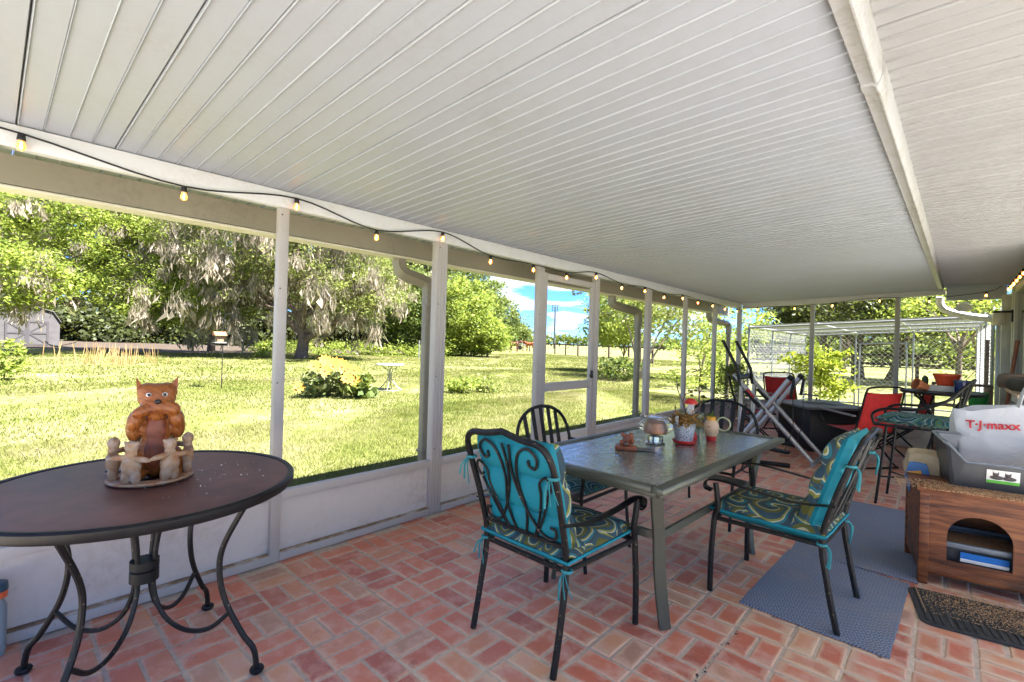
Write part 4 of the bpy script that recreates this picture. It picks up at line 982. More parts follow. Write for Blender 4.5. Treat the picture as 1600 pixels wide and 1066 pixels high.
def shavings(name, label, n, cx, cy, sx, sy, z, rot, parent=None, s=.0065):
    x = np.clip(nr.normal(size=n), -1.8, 1.8)*sx; y = np.clip(nr.normal(size=n), -1.8, 1.8)*sy
    c, d_ = math.cos(rot), math.sin(rot)
    P = np.stack([cx+x*c-y*d_, cy+x*d_+y*c, np.full(n, z)+nr.uniform(.0015, .004, n)], 1)
    V = leaves(P, s, .5, .6, .85)
    return tag(link(name, quads_mesh(name, V, 4), M_shav), label, 'shavings', kind='stuff')
M_shav = simple('wood_shavings', (.52, .33, .17), .9, var=.3, scale=60)
shavings('shavings', 'tan wood shavings scattered over the rubber mat', 6000, 3.17, 3.50, .20, .10, .013, R(10))

# ------------------------------------------------------------------ wooden litter cabinet and what stands on it
def plank_mat():
    t = NT('rustic_wood'); vec = t.coord('Object'); mp = t.n('ShaderNodeMapping'); mp.inputs['Scale'].default_value = (1.2, 6, 14); t.l(vec, mp.inputs[0])
    n = t.noise(2.5, 7, .65, mp.outputs[0], .6); n2 = t.noise(4, 3, .5, vec)
    c = t.ramp(n, [(.30, (.026, .009, .005)), (.48, (.15, .045, .015)), (.70, (.31, .115, .038))]); c = t.mix(t.ramp(n2, [(.58, (0, 0, 0)), (.72, (.7,)*3)]), c, (.025, .012, .008))
    t.set(c, .5, 0, .35); t.bump(n, .15, .003); return t.m
M_plank = plank_mat()
cb = thing('litter_cabinet', 'rustic brown wooden pet litter cabinet with an arched opening', 'cabinet', (2.80, 3.675, 0), R(10))
CW, CD, CH = .80, .50, .535
MB().rbox((CW/2, CD/2, CH+.014), (CW+.03, CD+.03, .026), .003).build('top', M_plank, cb)
for x in (.022, CW-.022):
    for y in (.022, CD-.022): MB().rbox((x, y, CH/2), (.044, .044, CH-.001), .003).build('corner_post', M_plank, cb)
ap = [(.044, .062), (CW-.044, .062), (CW-.044, CH-.002), (.044, CH-.002)]
# front panel with arched hole, made as an outline bridge
cx0, cx1, zb, zs, zt_ = .125, .395, .155, .30, .425
arch = [(cx0, zb), (cx1, zb), (cx1, zs)]+[((cx0+cx1)/2+(cx1-cx0)/2*math.cos(a), zs+(zt_-zs)*math.sin(a)) for a in [math.pi*k/14 for k in range(1, 14)]]+[(cx0, zs)]
def holed(outer, inner, y0, y1, name, m, parent):
    bm = bmesh.new()
    def loop(pts, y): return [bm.verts.new((p[0], y, p[1])) for p in pts]
    for y in (y0, y1):
        o = loop(outer, y); i = loop(inner, y); es = [bm.edges.new((l[k], l[(k+1) % len(l)])) for l in (o, i) for k in range(len(l))]
        bmesh.ops.triangle_fill(bm, use_beauty=True, edges=es)
    bm.verts.ensure_lookup_table(); no, ni = len(outer), len(inner); n = no+ni
    for s, c in ((0, no), (no, ni)):
        for k in range(c): bm.faces.new([bm.verts[q] for q in (s+k, s+(k+1) % c, s+(k+1) % c+n, s+k+n)])
    bmesh.ops.recalc_face_normals(bm, faces=bm.faces); me = bpy.data.meshes.new(name); bm.to_mesh(me); bm.free(); return link(name, me, m, parent)
holed(ap, arch, .012, .028, 'front_panel', M_plank, cb)
MB().rbox((CW/2, .018, .085), (CW-.09, .022, .044), .003).build('bottom_rail', M_plank, cb)
MB().box((.012, CD/2, .30), (.014, CD-.09, .46)).build('side_panel', M_plank, cb, smooth=False)
MB().box((CW-.012, CD/2, .30), (.014, CD-.09, .46)).build('side_panel', M_plank, cb, smooth=False)
MB().box((CW/2, CD-.014, .30), (CW-.09, .014, .46)).build('back_panel', M_plank, cb, smooth=False)
MB().box((CW/2, CD/2, .095), (CW-.03, CD-.06, .016)).build('floor_board', M_plank, cb, smooth=False)
M_pan = simple('dark_grey_plastic', (.055, .058, .062), .35, var=.1)
M_pan2 = simple('grey_rim_plastic', (.16, .18, .20), .35, var=.1)
ip = thing('litter_tray', 'dark litter tray with a grey rim inside the cabinet opening', 'tray', (3.045, 3.965, .104), R(10))
def tray(b, w, l, h, th=.008, tp=.82):
    o = [(-w/2, -l/2), (w/2, -l/2), (w/2, l/2), (-w/2, l/2)]
    vs = [(x*tp, y*tp, 0) for x, y in o]+[(x, y, h) for x, y in o]+[(x-th*2*np.sign(x), y-th*2*np.sign(y), h) for x, y in o]+[((x*tp-th*np.sign(x)), (y*tp-th*np.sign(y)), th) for x, y in o]
    fs = [(3, 2, 1, 0)]
    for a in range(3):
        for k in range(4): fs.append((a*4+k, a*4+(k+1) % 4, (a+1)*4+(k+1) % 4, (a+1)*4+k))
    fs.append((12, 13, 14, 15)); return b.add(vs, fs)
tray(MB(), .38, .36, .13).build('body', M_pan, ip, smooth=False)
rimb = MB()
for s in (-1, 1): rimb.rbox((0, s*.185, .135), (.40, .022, .03), .006); rimb.rbox((s*.195, 0, .1345), (.022, .35, .029), .006)
rimb.build('rim', M_pan2, ip)
MB().box((0, 0, .115), (.36, .33, .01)).build('litter', M_shav, ip, smooth=False)
lb = MB().box((0, -.184, .075), (.20, .004, .055), (R(10), 0, 0)).build('blue_label', simple('label_blue', (.02, .16, .50), .4), ip, smooth=False)
MB().box((0, -.188, .058), (.20, .004, .018), (R(10), 0, 0)).build('white_strip', M_eyew, lb, smooth=False)
shavings('shavings', 'tan wood shavings strewn over the cabinet top', 9000, 3.15, 3.80, .26, .07, .563, R(10))
lp_ = thing('litter_pan', 'large empty grey plastic litter pan on the cabinet top', 'litter pan', (3.13, 4.03, .5635), R(10))
def pan_wall(o, zt, th=.006, tp=.88):
    # open pan: four corners with their own heights, front cut low in the middle
    n = len(o); vs = [(x*tp, y*tp, 0) for x, y in o]+[(x, y, z) for (x, y), z in zip(o, zt)]+[(x*(1-2*th/.4), y*(1-2*th/.3), z) for (x, y), z in zip(o, zt)]+[(x*tp*.97, y*tp*.97, th) for x, y in o]
    fs = [tuple(range(n))[::-1]]+[(a_*n+k, a_*n+(k+1) % n, (a_+1)*n+(k+1) % n, (a_+1)*n+k) for a_ in range(3) for k in range(n)]+[tuple(range(3*n, 4*n))]
    return MB().add(vs, fs)
M_smoke = simple('smoky_plastic', (.22, .225, .24), .22, var=.35, scale=5)
po = [(-.26, -.17), (-.24, -.18), (-.17, -.18), (.17, -.18), (.24, -.18), (.26, -.17), (.26, .16), (.24, .18), (-.24, .18), (-.26, .16)]
pan_wall(po, [.25, .235, .15, .15, .235, .25, .265, .265, .265, .265]).build('body', M_pan, lp_, smooth=False)
MB().add([(-.215, .158, .02), (.215, .158, .02), (.235, .170, .258), (-.235, .170, .258)], [(0, 1, 2, 3)]).build('inner_back', M_smoke, lp_, smooth=False)
MB().add([(s_*.222, y, z) for s_ in (-1, 1) for y, z in ((-.14, .02), (.15, .02))]+[(s_*.249, y, .255) for s_ in (-1, 1) for y in (-.16, .16)], [(0, 1, 5, 4), (2, 3, 7, 6)]).build('inner_side', M_smoke, lp_, smooth=False)
MB().tube([Vector((x*1.01, y*1.01, z)) for (x, y), z in zip(po, [.25, .235, .15, .15, .235, .25, .265, .265, .265, .265])], .009, 6, closed=True).build('rim', M_pan2, lp_)
MB().box((0, 0, .012), (.40, .28, .010)).build('litter', M_shav, lp_, smooth=False)
lbl = MB().box((-.015, -.1760, .085), (.135, .003, .075), (R(8), 0, 0)).build('sticker', M_eyew, lp_, smooth=False)
MB().box((-.015, -.1735, .056), (.135, .004, .016), (R(8), 0, 0)).build('green_stripe', simple('sticker_green', (.12, .50, .05), .4), lbl, smooth=False)
kt = MB()
for x in (-.025, .025):
    kt.ell((x-.015, -.1775, .080), (.030, .003, .012), 10, 6); kt.ell((x-.02, -.1795, .096), (.013, .003, .011), 10, 6)
    for s in (-1, 1): kt.add([(x-.02+s*.004, -.182, .102), (x-.02+s*.013, -.182, .100), (x-.02+s*.012, -.182, .115)], [(0, 1, 2)])
kt.build('kitten_print', simple('print_brown', (.06, .045, .04), .5), lbl)
# carrier bag with red lettering
bag = thing('carrier_bag', 'white plastic carrier bag with red lettering standing behind the litter pan', 'bag', (3.18, 4.28, .565), R(6))
def bagmat():
    t = NT('thin_plastic'); vec = t.coord('Object'); n = t.noise(9, 4, .6, vec, 1.2); t.set((.66, .67, .68), .3, 0, .4); t.bump(n, .5, .02)
    tr = t.n('ShaderNodeBsdfTranslucent'); tr.inputs[0].default_value = (.7, .7, .7, 1); mx = t.n('ShaderNodeMixShader'); mx.inputs[0].default_value = .25
    t.l(t.b.outputs[0], mx.inputs[1]); t.l(tr.outputs[0], mx.inputs[2]); t.l(mx.outputs[0], t.out.inputs[0]); return t.m
M_bag = bagmat()
bb_ = MB(); NZ, NA = 26, 60; vs = []; fs = []
for i in range(NZ+1):
    z = i/NZ
    for k in range(NA):
        a = 2*math.pi*k/NA; w = .27*(1-.10*z**3)*(1+.05*math.sin(5*z+2)); dp = (.115*(1-.45*z)+.01)*(1+.10*math.sin(3*a+4*z))
        cx = math.copysign(abs(math.cos(a))**.55, math.cos(a)); cy = math.copysign(abs(math.sin(a))**.7, math.sin(a))
        cr_ = .006*math.sin(13*cx+17*z+2*math.sin(9*z))+.002*math.sin(23*cx-11*z)+.004*abs(math.sin(8*cx+3*z)); vs.append((w*cx+.012*math.sin(7*a+5*z), dp*cy-cr_*(1 if cy < 0 else -1), z*(.455+.05*cx)+.012*math.sin(4*a)*z))
for i in range(NZ):
    for k in range(NA): fs.append((i*NA+k, i*NA+(k+1) % NA, (i+1)*NA+(k+1) % NA, (i+1)*NA+k))
fs.append(tuple(range(NA))[::-1])
bb_.add(vs, fs).build('body', M_bag, bag, fix=False, ang=80)
MB().tube(bez([(.04, -.05, .45), (.07, -.03, .56), (.13, 0, .66), (.22, 0, .70), (.24, .0, .62), (.24, -.02, .47)], 6), .035, 6, flat=(.25, 1.1)).build('handle', M_bag, bag)
def text(body, size, m, parent, name, loc, rot, sx=1, extr=.0008, bold=0):
    cu = bpy.data.curves.new(name, 'FONT'); cu.body = body; cu.size = size; cu.extrude = extr; cu.offset = bold; cu.align_x = 'CENTER'; cu.align_y = 'CENTER'
    o = bpy.data.objects.new(name, cu); COL.objects.link(o); bpy.context.view_layer.update()
    me = bpy.data.meshes.new_from_object(o); bpy.data.objects.remove(o); me.materials.clear(); me.materials.append(m)
    q = bpy.data.objects.new(name, me); COL.objects.link(q); q.parent = parent; q.location = loc; q.rotation_euler = rot; q.scale = (sx, 1, 1); return q
M_logo = simple('logo_red', (.55, .02, .03), .4)
lt_ = text('T·J·maxx', .067, M_logo, bag, 'lettering', (0, 0, 0), (0, 0, 0), 1.0, .0, .0020)
def bag_y(x, zz):
    z = zz/.455; cx = max(-.99, min(.99, x/(.27*(1-.10*z**3)*(1+.05*math.sin(5*z+2))))); cc = abs(cx)**(1/.55); sn = math.sqrt(max(0, 1-cc*cc))**.7
    a = -math.acos(max(-1, min(1, math.copysign(cc, cx)))); dp = (.115*(1-.45*z)+.01)*(1+.10*math.sin(3*a+4*z))
    return -dp*sn-(.006*math.sin(13*cx+17*z+2*math.sin(9*z))+.002*math.sin(23*cx-11*z)+.004*abs(math.sin(8*cx+3*z)))-.010
bm = bmesh.new(); bm.from_mesh(lt_.data); bmesh.ops.triangulate(bm, faces=bm.faces); bmesh.ops.subdivide_edges(bm, edges=bm.edges[:], cuts=1)
for v in bm.verts: x, z = v.co.x-.075, .335+v.co.y+.06*v.co.x; v.co = Vector((x, bag_y(x, z), z))
bm.to_mesh(lt_.data); bm.free()
# folded paper sack
ps = thing('paper_sack', 'crumpled tan and blue feed sack at the cabinet corner behind the pan', 'sack', (2.795, 4.20, .40), R(4))
sk = MB(); cushion(sk, 0, 0, .17, .20, .30, .24, 8, .35); o = sk.build('body', simple('sack_tan', (.50, .40, .25), .7, var=.2, bump=.4, bscale=12), ps)
M_sackb = simple('sack_blue', (.06, .20, .48), .5, wear=(.6, .6, .6), wearamt=.6)
cushion(MB(), -.03, -.145, .13, .13, .03, .20, 6, .4).build('blue_print', M_sackb, ps)
MB().rbox((-.045, -.162, .16), (.07, .004, .03), .001, (0, R(-14), 0)).build('orange_print', simple('sack_orange', (.80, .40, .05), .5), ps)

# ant trail in a joint of the floor and pale crumbs on the round table
q = []
for k in range(34):
    f = nr.uniform(0, 1)**1.3; q.append((2.186+.012*f+nr.normal()*.006, 1.86+.62*f, .002))
tag(link('floor_debris', quads_mesh('floor_debris', leaves(np.array(q), .013, .5, .55, .9), 4), M_screw), 'row of small dark bits along a brick joint near the table', 'debris', kind='stuff')
q = np.stack([.66+nr.normal(size=70)*.12, .62+nr.normal(size=70)*.14, np.full(70, .7465)], 1); q = q[(q[:, 0]-.605)**2+(q[:, 1]-.432)**2 < .22]
tag(link('crumbs', quads_mesh('crumbs', leaves(q, .006, .4, .8, .9), 4), M_eyew), 'pale crumbs scattered over the rusty round table top', 'crumbs', kind='stuff')
# ------------------------------------------------------------------ string lights
M_cord = simple('cord_black', (.012, .012, .012), .5)
M_bulb = NT('amber_bulb'); M_bulb.set((.75, .42, .16), .1); M_bulb.b.inputs['Transmission Weight'].default_value = .3
M_bulb.b.inputs['Emission Color'].default_value = (1, .42, .10, 1); M_bulb.b.inputs['Emission Strength'].default_value = .10; M_bulb = M_bulb.m
M_fil = emis('filament', (1, .55, .2), 16)
bulb_me = MB().ell((0, 0, -.052), (.016, .016, .019), 14, 10).lathe([(.012, -.036), (.013, -.030), (.013, -.026)], 12, (0, 0, 0)).mesh('bulb'); bulb_me.materials.append(M_bulb); bulb_me.shade_smooth()
sock_me = MB().lathe([(.014, -.030), (.0145, -.024), (.012, -.004), (.005, .002)], 12).mesh('socket'); sock_me.materials.append(M_cord); sock_me.shade_smooth()
fil_me = MB().tube([(0, 0, -.036), (.005, 0, -.048), (-.005, 0, -.054), (.003, 0, -.062)], .0028, 5).mesh('filament'); fil_me.materials.append(M_fil)
def lights(label, pts, hooks):
    t = thing('string_lights', label, 'string lights', (0, 0, 0), group='warm bulb string lights')
    MB().tube(bez(hooks, 6), .0045, 6).build('cord', M_cord, t)
    for p in pts:
        s = bpy.data.objects.new('socket', sock_me); COL.objects.link(s); s.parent = t; s.location = p
        b = bpy.data.objects.new('bulb', bulb_me); COL.objects.link(b); b.parent = t; b.location = p
        f = bpy.data.objects.new('filament', fil_me); COL.objects.link(f); f.parent = b
ly = [.078, .65, 1.21, 1.745, 2.31, 2.828, 3.389, 3.912, 4.454, 5.011, 5.589, 6.145, 6.754, 7.331, 7.953, 8.53, 9.172]
lz = [2.13, 2.06, 2.135, 2.052, 2.145, 2.045, 2.05, 2.042, 2.11, 2.05, 2.07, 2.04, 2.08, 2.06, 2.06, 2.05, 2.05]
P = [(.055, y, z) for y, z in zip(ly, lz)]
lights('string of warm bulbs along the header of the lawn side screen wall', P, [(.045, -.30, 2.14)]+P+[(.05, 9.40, 2.10)])
fx = [.33, .923, 1.472, 2.094, 2.684, 3.284]; fz = [2.09, 2.10, 2.13, 2.19, 2.16, 2.225]
P = [(x, 9.42, z) for x, z in zip(fx, fz)]
lights('string of warm bulbs along the far end wall header', P, [(.06, 9.42, 2.10)]+P+[(3.44, 9.42, 2.30)])
P = [(3.49, 9.25-.34*k, 2.285) for k in range(14)]
lights('string of closely spaced warm bulbs along the top of the house wall', P, [(3.49, 9.45, 2.29)]+P+[(3.49, 4.4, 2.30)])
# ------------------------------------------------------------------ ski style exerciser
g = thing('glider_exerciser', 'silver tubular glider exercise machine with black handlebars', 'exercise machine', (0, 0, 0))
M_decal = simple('decal_red', (.5, .03, .03), .4)
for s, y in ((0, 6.42), (1, 6.95)):
    MB().tube([(.89, y, 1.0), (1.80, y, .02)], .026, 10).build('leg', M_silver, g)
    MB().tube([(1.53, y+.02, 1.0), (.93, y+.02, .12)], .030, 10).build('leg', M_silver, g)
    MB().tube([(.98, y+.05, .90), (.96, y+.05, .02)], .030, 10).build('upright', M_silver, g)
    h = MB().tube(bez([(.975, y-.03, .86), (.955, y-.03, 1.02), (.93, y-.03, 1.10), (.85, y-.03, 1.25), (.76, y-.03, 1.42)], 6), .020, 8).build('handlebar', M_black, g)
    MB().lathe([(.024, 0), (.026, .01), (.02, .022)], 12, (.76, y-.03, 1.41)).build('end_cap', M_blackp, h)
    MB().tube([(1.545, y+.02, 1.02), (1.515, y+.02, .975)], .036, 12).build('joint_cap', M_blackp, g)
    MB().rbox((1.56, y-.03, .87), (.035, .02, .22), .008, (0, R(8), 0)).build('swing_link', M_blackp, g)
    MB().tube([(1.57, y-.03, .76), (1.58, y-.03, .40), (1.50, y-.03, .14)], .005, 5).build('cable', M_cord, g)
    MB().rbox((1.32, y-.02, .13), (.46, .12, .03), .01, (0, R(4), 0)).build('foot_plate', M_blackp, g)
    MB().tube([(1.04, y-.055, .80), (1.22, y-.055, .62)], .018, 8).build('damper', M_blackp, g)
text('freestyle', .05, M_blackp, g, 'lettering', (1.22, 6.392, .645), (R(90), R(47), 0), 1.0, .001, .001)
MB().box((1.10, 6.394, .775), (.13, .004, .035), (0, R(47), 0)).build('decal', M_decal, g, smooth=False)
MB().tube([(.92, 6.40, .96), (.92, 7.05, .96)], .034, 10).build('pivot_bar', M_blackp, g)
MB().tube([(.97, 6.35, .03), (.97, 7.05, .03)], .026, 10).build('base_bar', M_blackp, g)
MB().tube([(1.79, 6.35, .028), (1.79, 7.05, .028)], .026, 10).build('base_bar', M_silver, g)
MB().tube([(1.10, 5.95, .03), (1.62, 6.10, .03)], .024, 10).build('front_bar', M_blackp, g)
# ------------------------------------------------------------------ fire table and red chairs
ft = thing('fire_table', 'black square fire table with grey top among the red chairs', 'table', (1.60, 7.85, 0), R(43))
M_ftop = simple('fire_table_top', (.13, .135, .13), .55, var=.2, scale=8)
for x0, x1, y0, y1 in ((-.46, .46, -.46, -.17), (-.46, .46, .17, .46), (-.46, -.17, -.168, .168), (.17, .46, -.168, .168)): MB().rbox(((x0+x1)/2, (y0+y1)/2, .575), (x1-x0-.003, y1-y0-.003, .028), .005).build('top_tile', M_ftop, ft)
MB().rbox((0, 0, .565), (.33, .33, .02), .004).build('burner_lid', M_blackp, ft)
MB().rbox((0, 0, .28), (.74, .74, .55), .006).build('body', simple('fire_table_body', (.012, .012, .013), .55), ft)
for s in (-1, 1):
    for q in (-1, 1): MB().rbox((s*.345, q*.345, .012), (.06, .06, .02), .004).build('foot', M_blackp, ft)
def red_chair(label, loc, rz):
    t = thing('red_folding_chair', label, 'chair', loc, rz, 'red sling folding chairs')
    def sling(pts, w, nm):
        b = MB(); n = len(pts); vs = []
        for q, (y, z) in enumerate(pts):
            for k in range(7): u = -1+2*k/6; vs.append((u*w/2, y, z-.016*(1-u*u)))
        b.add(vs, [(a*7+k, a*7+k+1, a*7+k+8, a*7+k+7) for a in range(n-1) for k in range(6)])
        o = b.build(nm, M_red, t, fix=False); md = o.modifiers.new('thickness', 'SOLIDIFY'); md.thickness = .006; return o
    sling([(.24, .43), (.12, .415), (0, .405), (-.12, .40), (-.20, .40)], .50, 'seat')
    sling([(-.205, .405), (-.235, .50), (-.27, .63), (-.305, .77), (-.33, .88)], .48, 'backrest')
    MB().tube(bez([(-.255, -.19, .38), (-.255, -.27, .62), (-.25, -.335, .88), (-.20, -.352, .935), (0, -.357, .945), (.20, -.352, .935), (.25, -.335, .88), (.255, -.27, .62), (.255, -.19, .38)], 5), .011, 8).build('back_frame', M_blackp, t)
    MB().tube([(-.26, -.20, .40), (.26, -.20, .40), (.26, .25, .43), (-.26, .25, .43)], .011, 8, closed=True).build('seat_frame', M_blackp, t)
    for s in (-1, 1):
        MB().tube(bez([(s*.29, .26, .60), (s*.285, .12, .36), (s*.28, -.18, .06), (s*.28, -.26, .012)], 5), .011, 8).build('leg', M_blackp, t)
        MB().tube(bez([(s*.27, -.22, .42), (s*.28, .0, .24), (s*.28, .20, .06), (s*.28, .27, .012)], 5), .011, 8).build('leg', M_blackp, t)
        MB().rbox((s*.29, .02, .615), (.045, .52, .022), .009, (R(3), 0, 0)).build('armrest', M_grey, t)
    MB().tube([(-.28, -.26, .012), (.28, -.26, .012)], .011, 8).build('floor_bar', M_blackp, t); MB().tube([(-.28, .27, .012), (.28, .27, .012)], .011, 8).build('floor_bar', M_blackp, t)
    return t
rc = red_chair('red sling folding chair right of the fire table with its back to the camera', (2.13, 7.02, 0), R(52))
copy_tree(rc, (2.42, 7.85, 0), R(80), 'red sling folding chair beyond the nearer red chair on the right')
copy_tree(rc, (.83, 7.55, 0), R(-70), 'red sling folding chair on the left behind the exercise machine')
copy_tree(rc, (1.02, 8.75, 0), R(-140), 'red sling folding chair facing us behind the fire table')
# ------------------------------------------------------------------ bar stool, bar table and pots
st = thing('bar_stool', 'tall black iron bar stool with patterned cushion and spindle back', 'stool', (2.72, 5.50, 0), R(84))
for sx in (-1, 1):
    for y in (-.24, .24): MB().tube(bez([(sx*.20, y*.75, .70), (sx*.215, y*.85, .40), (sx*.225, y, 0)], 5), .011, 8).build('leg', M_blackp, st)
    MB().tube(bez([(sx*.245, .26, .70), (sx*.26, .27, .79), (sx*.27, .18, .845), (sx*.275, -.02, .86), (sx*.255, -.20, .94), (sx*.19, -.30, 1.06), (sx*.08, -.345, 1.115), (0, -.355, 1.125)], 5), .012, 8).build('arm', M_blackp, st)
for k in range(9):
    u = -1+k/4; MB().tube([(u*.16, -.24, .70), (u*.21, -.355+.10*u*u, 1.12-.10*u*u)], .006, 6).build('spindle', M_blackp, st)
for z in (.22,): MB().tube([(-.21, -.225, z), (.21, .225, z)], .008, 6).build('stretcher', M_blackp, st); MB().tube([(.21, -.225, z+.02), (-.21, .225, z+.02)], .008, 6).build('stretcher', M_blackp, st)
MB().tube([(-.23, -.24, .70), (.23, -.24, .70), (.25, .26, .70), (-.25, .26, .70)], .011, 8, closed=True).build('seat_frame', M_blackp, st)
cushion(MB(), 0, .01, .75, .50, .52, .085, 10, .3).build('seat_cushion', M_swirl2, st)
bt_ = thing('bar_table', 'dark bar table crowded with flower pots at the far right', 'table', (2.86, 6.95, 0))
MB().lathe([(0, .900), (.34, .900), (.352, .912), (.345, .928), (0, .930)], 40, capb=False, capt=False).build('top', M_blackp, bt_)
for k in range(4):
    a = R(45+90*k); q = lambda r, z: (r*math.cos(a), r*math.sin(a), z)
    MB().tube(bez([q(.30, .895), q(.20, .80), q(.10, .62), q(.09, .45), q(.16, .25), q(.27, .10), q(.30, 0)], 5), .012, 8).build('leg', M_blackp, bt_)
ZB = .9315
def pot(name, label, loc, prof, m, cat='plant pot', rot=None, soil=None):
    t = thing(name, label, cat, loc); 
    if rot: t.rotation_euler = rot
    MB().lathe(prof+[(prof[-1][0]-.008, prof[-1][1]), (prof[0][0]-.004, prof[0][1]+.012)], 28).build('pot', m, t)
    if soil: MB().lathe([(0, soil), (prof[-1][0]-.012, soil)], 20, capb=False, capt=False).build('soil', M_soil, t)
    return t
rbw = pot('orange_bowl', 'orange red ribbed planter bowl raised on the white trough on the bar table', (2.90, 7.02, ZB+.062), [(.08, 0), (.087, .02), (.089, .03), (.095, .055), (.098, .06), (.106, .085), (.110, .10), (.117, .105), (.117, .125)], simple('orange_plastic', (.62, .07, .02), .5, var=.12))
wt = thing('white_trough', 'white plastic trough planter on the bar table under the orange bowl', 'planter', (2.835, 6.98, ZB), R(4))
tray(MB(), .36, .15, .060, .005, .9).build('body', simple('white_plastic', (.68, .66, .60), .5), wt, smooth=False)
pot('blue_pot', 'dark blue flower pot with a stake at the right of the bar table', (3.02, 6.80, ZB), [(.052, 0), (.058, .01), (.066, .11), (.072, .112), (.072, .135)], simple('blue_glaze', (.012, .025, .10), .25), soil=.11)
o = MB().tube([(0, 0, .10), (.10, .05, .24)], .004, 5).build('stake', M_terra); o.parent = [q for q in bpy.data.objects if q.name == 'blue_pot'][0]
pot('terracotta_pot', 'terracotta pot tipped over at the left edge of the bar table', (2.70, 6.78, ZB+.055), [(.035, -.06), (.055, .04), (.062, .045), (.062, .065)], M_terra, rot=(R(70), R(20), R(-60)))
cp = thing('cactus_pot', 'small dark cactus standing behind the tipped terracotta pot', 'plant', (2.72, 7.14, ZB))
MB().lathe([(.03, 0), (.04, .05)], 14).build('pot', M_terra, cp); MB().lathe([(.022, .05), (.03, .08), (.028, .13), (.01, .155), (0, .158)], 10, capt=False).build('stem', simple('cactus_green', (.035, .07, .03), .7), cp)
dk = thing('deck_box', 'off white plastic storage box standing against the far end wall', 'storage box', (2.50, 8.95, 0))
MB().rbox((0, 0, .23), (.52, .40, .44), .02).build('body', MATS['white_plastic'], dk); MB().rbox((0, 0, .47), (.55, .43, .035), .012).build('lid', MATS['white_plastic'], dk)
MB().lathe([(.10, 0), (.12, .004), (.12, .008), (.1, .012)], 24).build('oval_panel', simple('panel_beige', (.55, .52, .46), .5), dk); bpy.data.objects['oval_panel'].rotation_euler = (R(90), 0, 0); bpy.data.objects['oval_panel'].location = (0, -.199, .24); bpy.data.objects['oval_panel'].scale = (1.6, 1, 1)
sh = thing('wooden_shelf', 'low weathered wooden shelf against the far end wall below the pots', 'shelf', (3.05, 9.15, 0))
M_wshelf = simple('weathered_wood', (.20, .13, .08), .8, var=.35, scale=12)
for z in (.25, .62, .92): MB().rbox((0, 0, z), (.62, .28, .025), .003).build('shelf_board', M_wshelf, sh)
for x in (-.29, .29):
    for y in (-.12, .12): MB().rbox((x, y, .453), (.035, .035, .904), .003).build('leg', M_wshelf, sh)
gbk = thing('green_bucket', 'bright green plastic bucket on the shelf beside the house corner', 'bucket', (3.22, 9.12, .634))
MB().lathe([(.085, 0), (.09, .005), (.115, .17), (.122, .175), (.122, .19), (.112, .19), (.085, .012)], 28, capt=False).build('body', simple('green_plastic', (.04, .42, .07), .4), gbk)
MB().tube([(.12*math.cos(R(18*k)), .03, .185+.10*math.sin(R(18*k))) for k in range(11)], .004, 6).build('bail', M_silver, gbk)
# cluttered shelf at the right edge
cs = thing('clutter_shelf', 'narrow shelf board with brackets on the house wall at the right edge', 'shelf', (3.40, 5.4, 0))
MB().rbox((0, 0, 1.045), (.26, 1.0, .022), .003).build('board', simple('pale_board', (.55, .42, .28), .7, var=.2, scale=20), cs)
for y in (-.4, .4): MB().rbox((.09, y, .96), (.02, .03, .15), .003).build('bracket', M_grey, cs)
def rolled(label, loc, rz, r, l, m):
    t = thing('rolled_mat', label, 'roll', loc, rz)
    sp = [(r*(.25+.75*k/40)*math.cos(k*.5), r*(.25+.75*k/40)*math.sin(k*.5)) for k in range(41)]; b = MB(); vs = [(x, -l/2, z) for x, z in sp]+[(x, l/2, z) for x, z in sp]; b.add(vs, [(k, k+1, k+42, k+41) for k in range(40)])
    o = b.build('roll', m, t, fix=False); md = o.modifiers.new('thickness', 'SOLIDIFY'); md.thickness = .008
rolled('dark rolled mat lying on the wall shelf at the right edge', (3.36, 5.15, 1.118), R(20), .055, .42, simple('felt_dark', (.06, .055, .05), .9))
rolled('brown grey rolled blanket behind the dark roll on the wall shelf', (3.40, 5.62, 1.126), R(60), .062, .38, simple('felt_brown', (.17, .13, .10), .9))
hl_ = thing('leaning_handle', 'reddish brown wooden tool handle leaning on the house wall', 'tool', (3.36, 7.3, 0), 0)
MB().tube([(0, 0, .62), (.075, .02, 1.42), (.085, .022, 1.50)], [.016, .018, .020], 10).build('handle', simple('handle_wood', (.22, .07, .03), .5), hl_)
MB().rbox((-.03, -.005, .31), (.02, .20, .64), .01, (0, R(5), 0)).build('blade', M_grey, hl_)
# wall lantern
wl = thing('wall_lantern', 'jar shaped wall lantern with black cap on the corner post', 'lantern', (3.44, 9.0, 0))
MB().rbox((.075, 0, 1.86), (.02, .10, .16), .006).build('back_plate', M_blackp, wl); MB().rbox((-.01, 0, 1.912), (.19, .13, .025), .01).build('cap', M_blackp, wl)
MB().lathe([(.060, 1.735), (.066, 1.75), (.068, 1.86), (.058, 1.898)], 24, (-.045, 0, 0), capt=False).build('glass_jar', simple('frosted_glass', (.68, .62, .52), .25), wl)
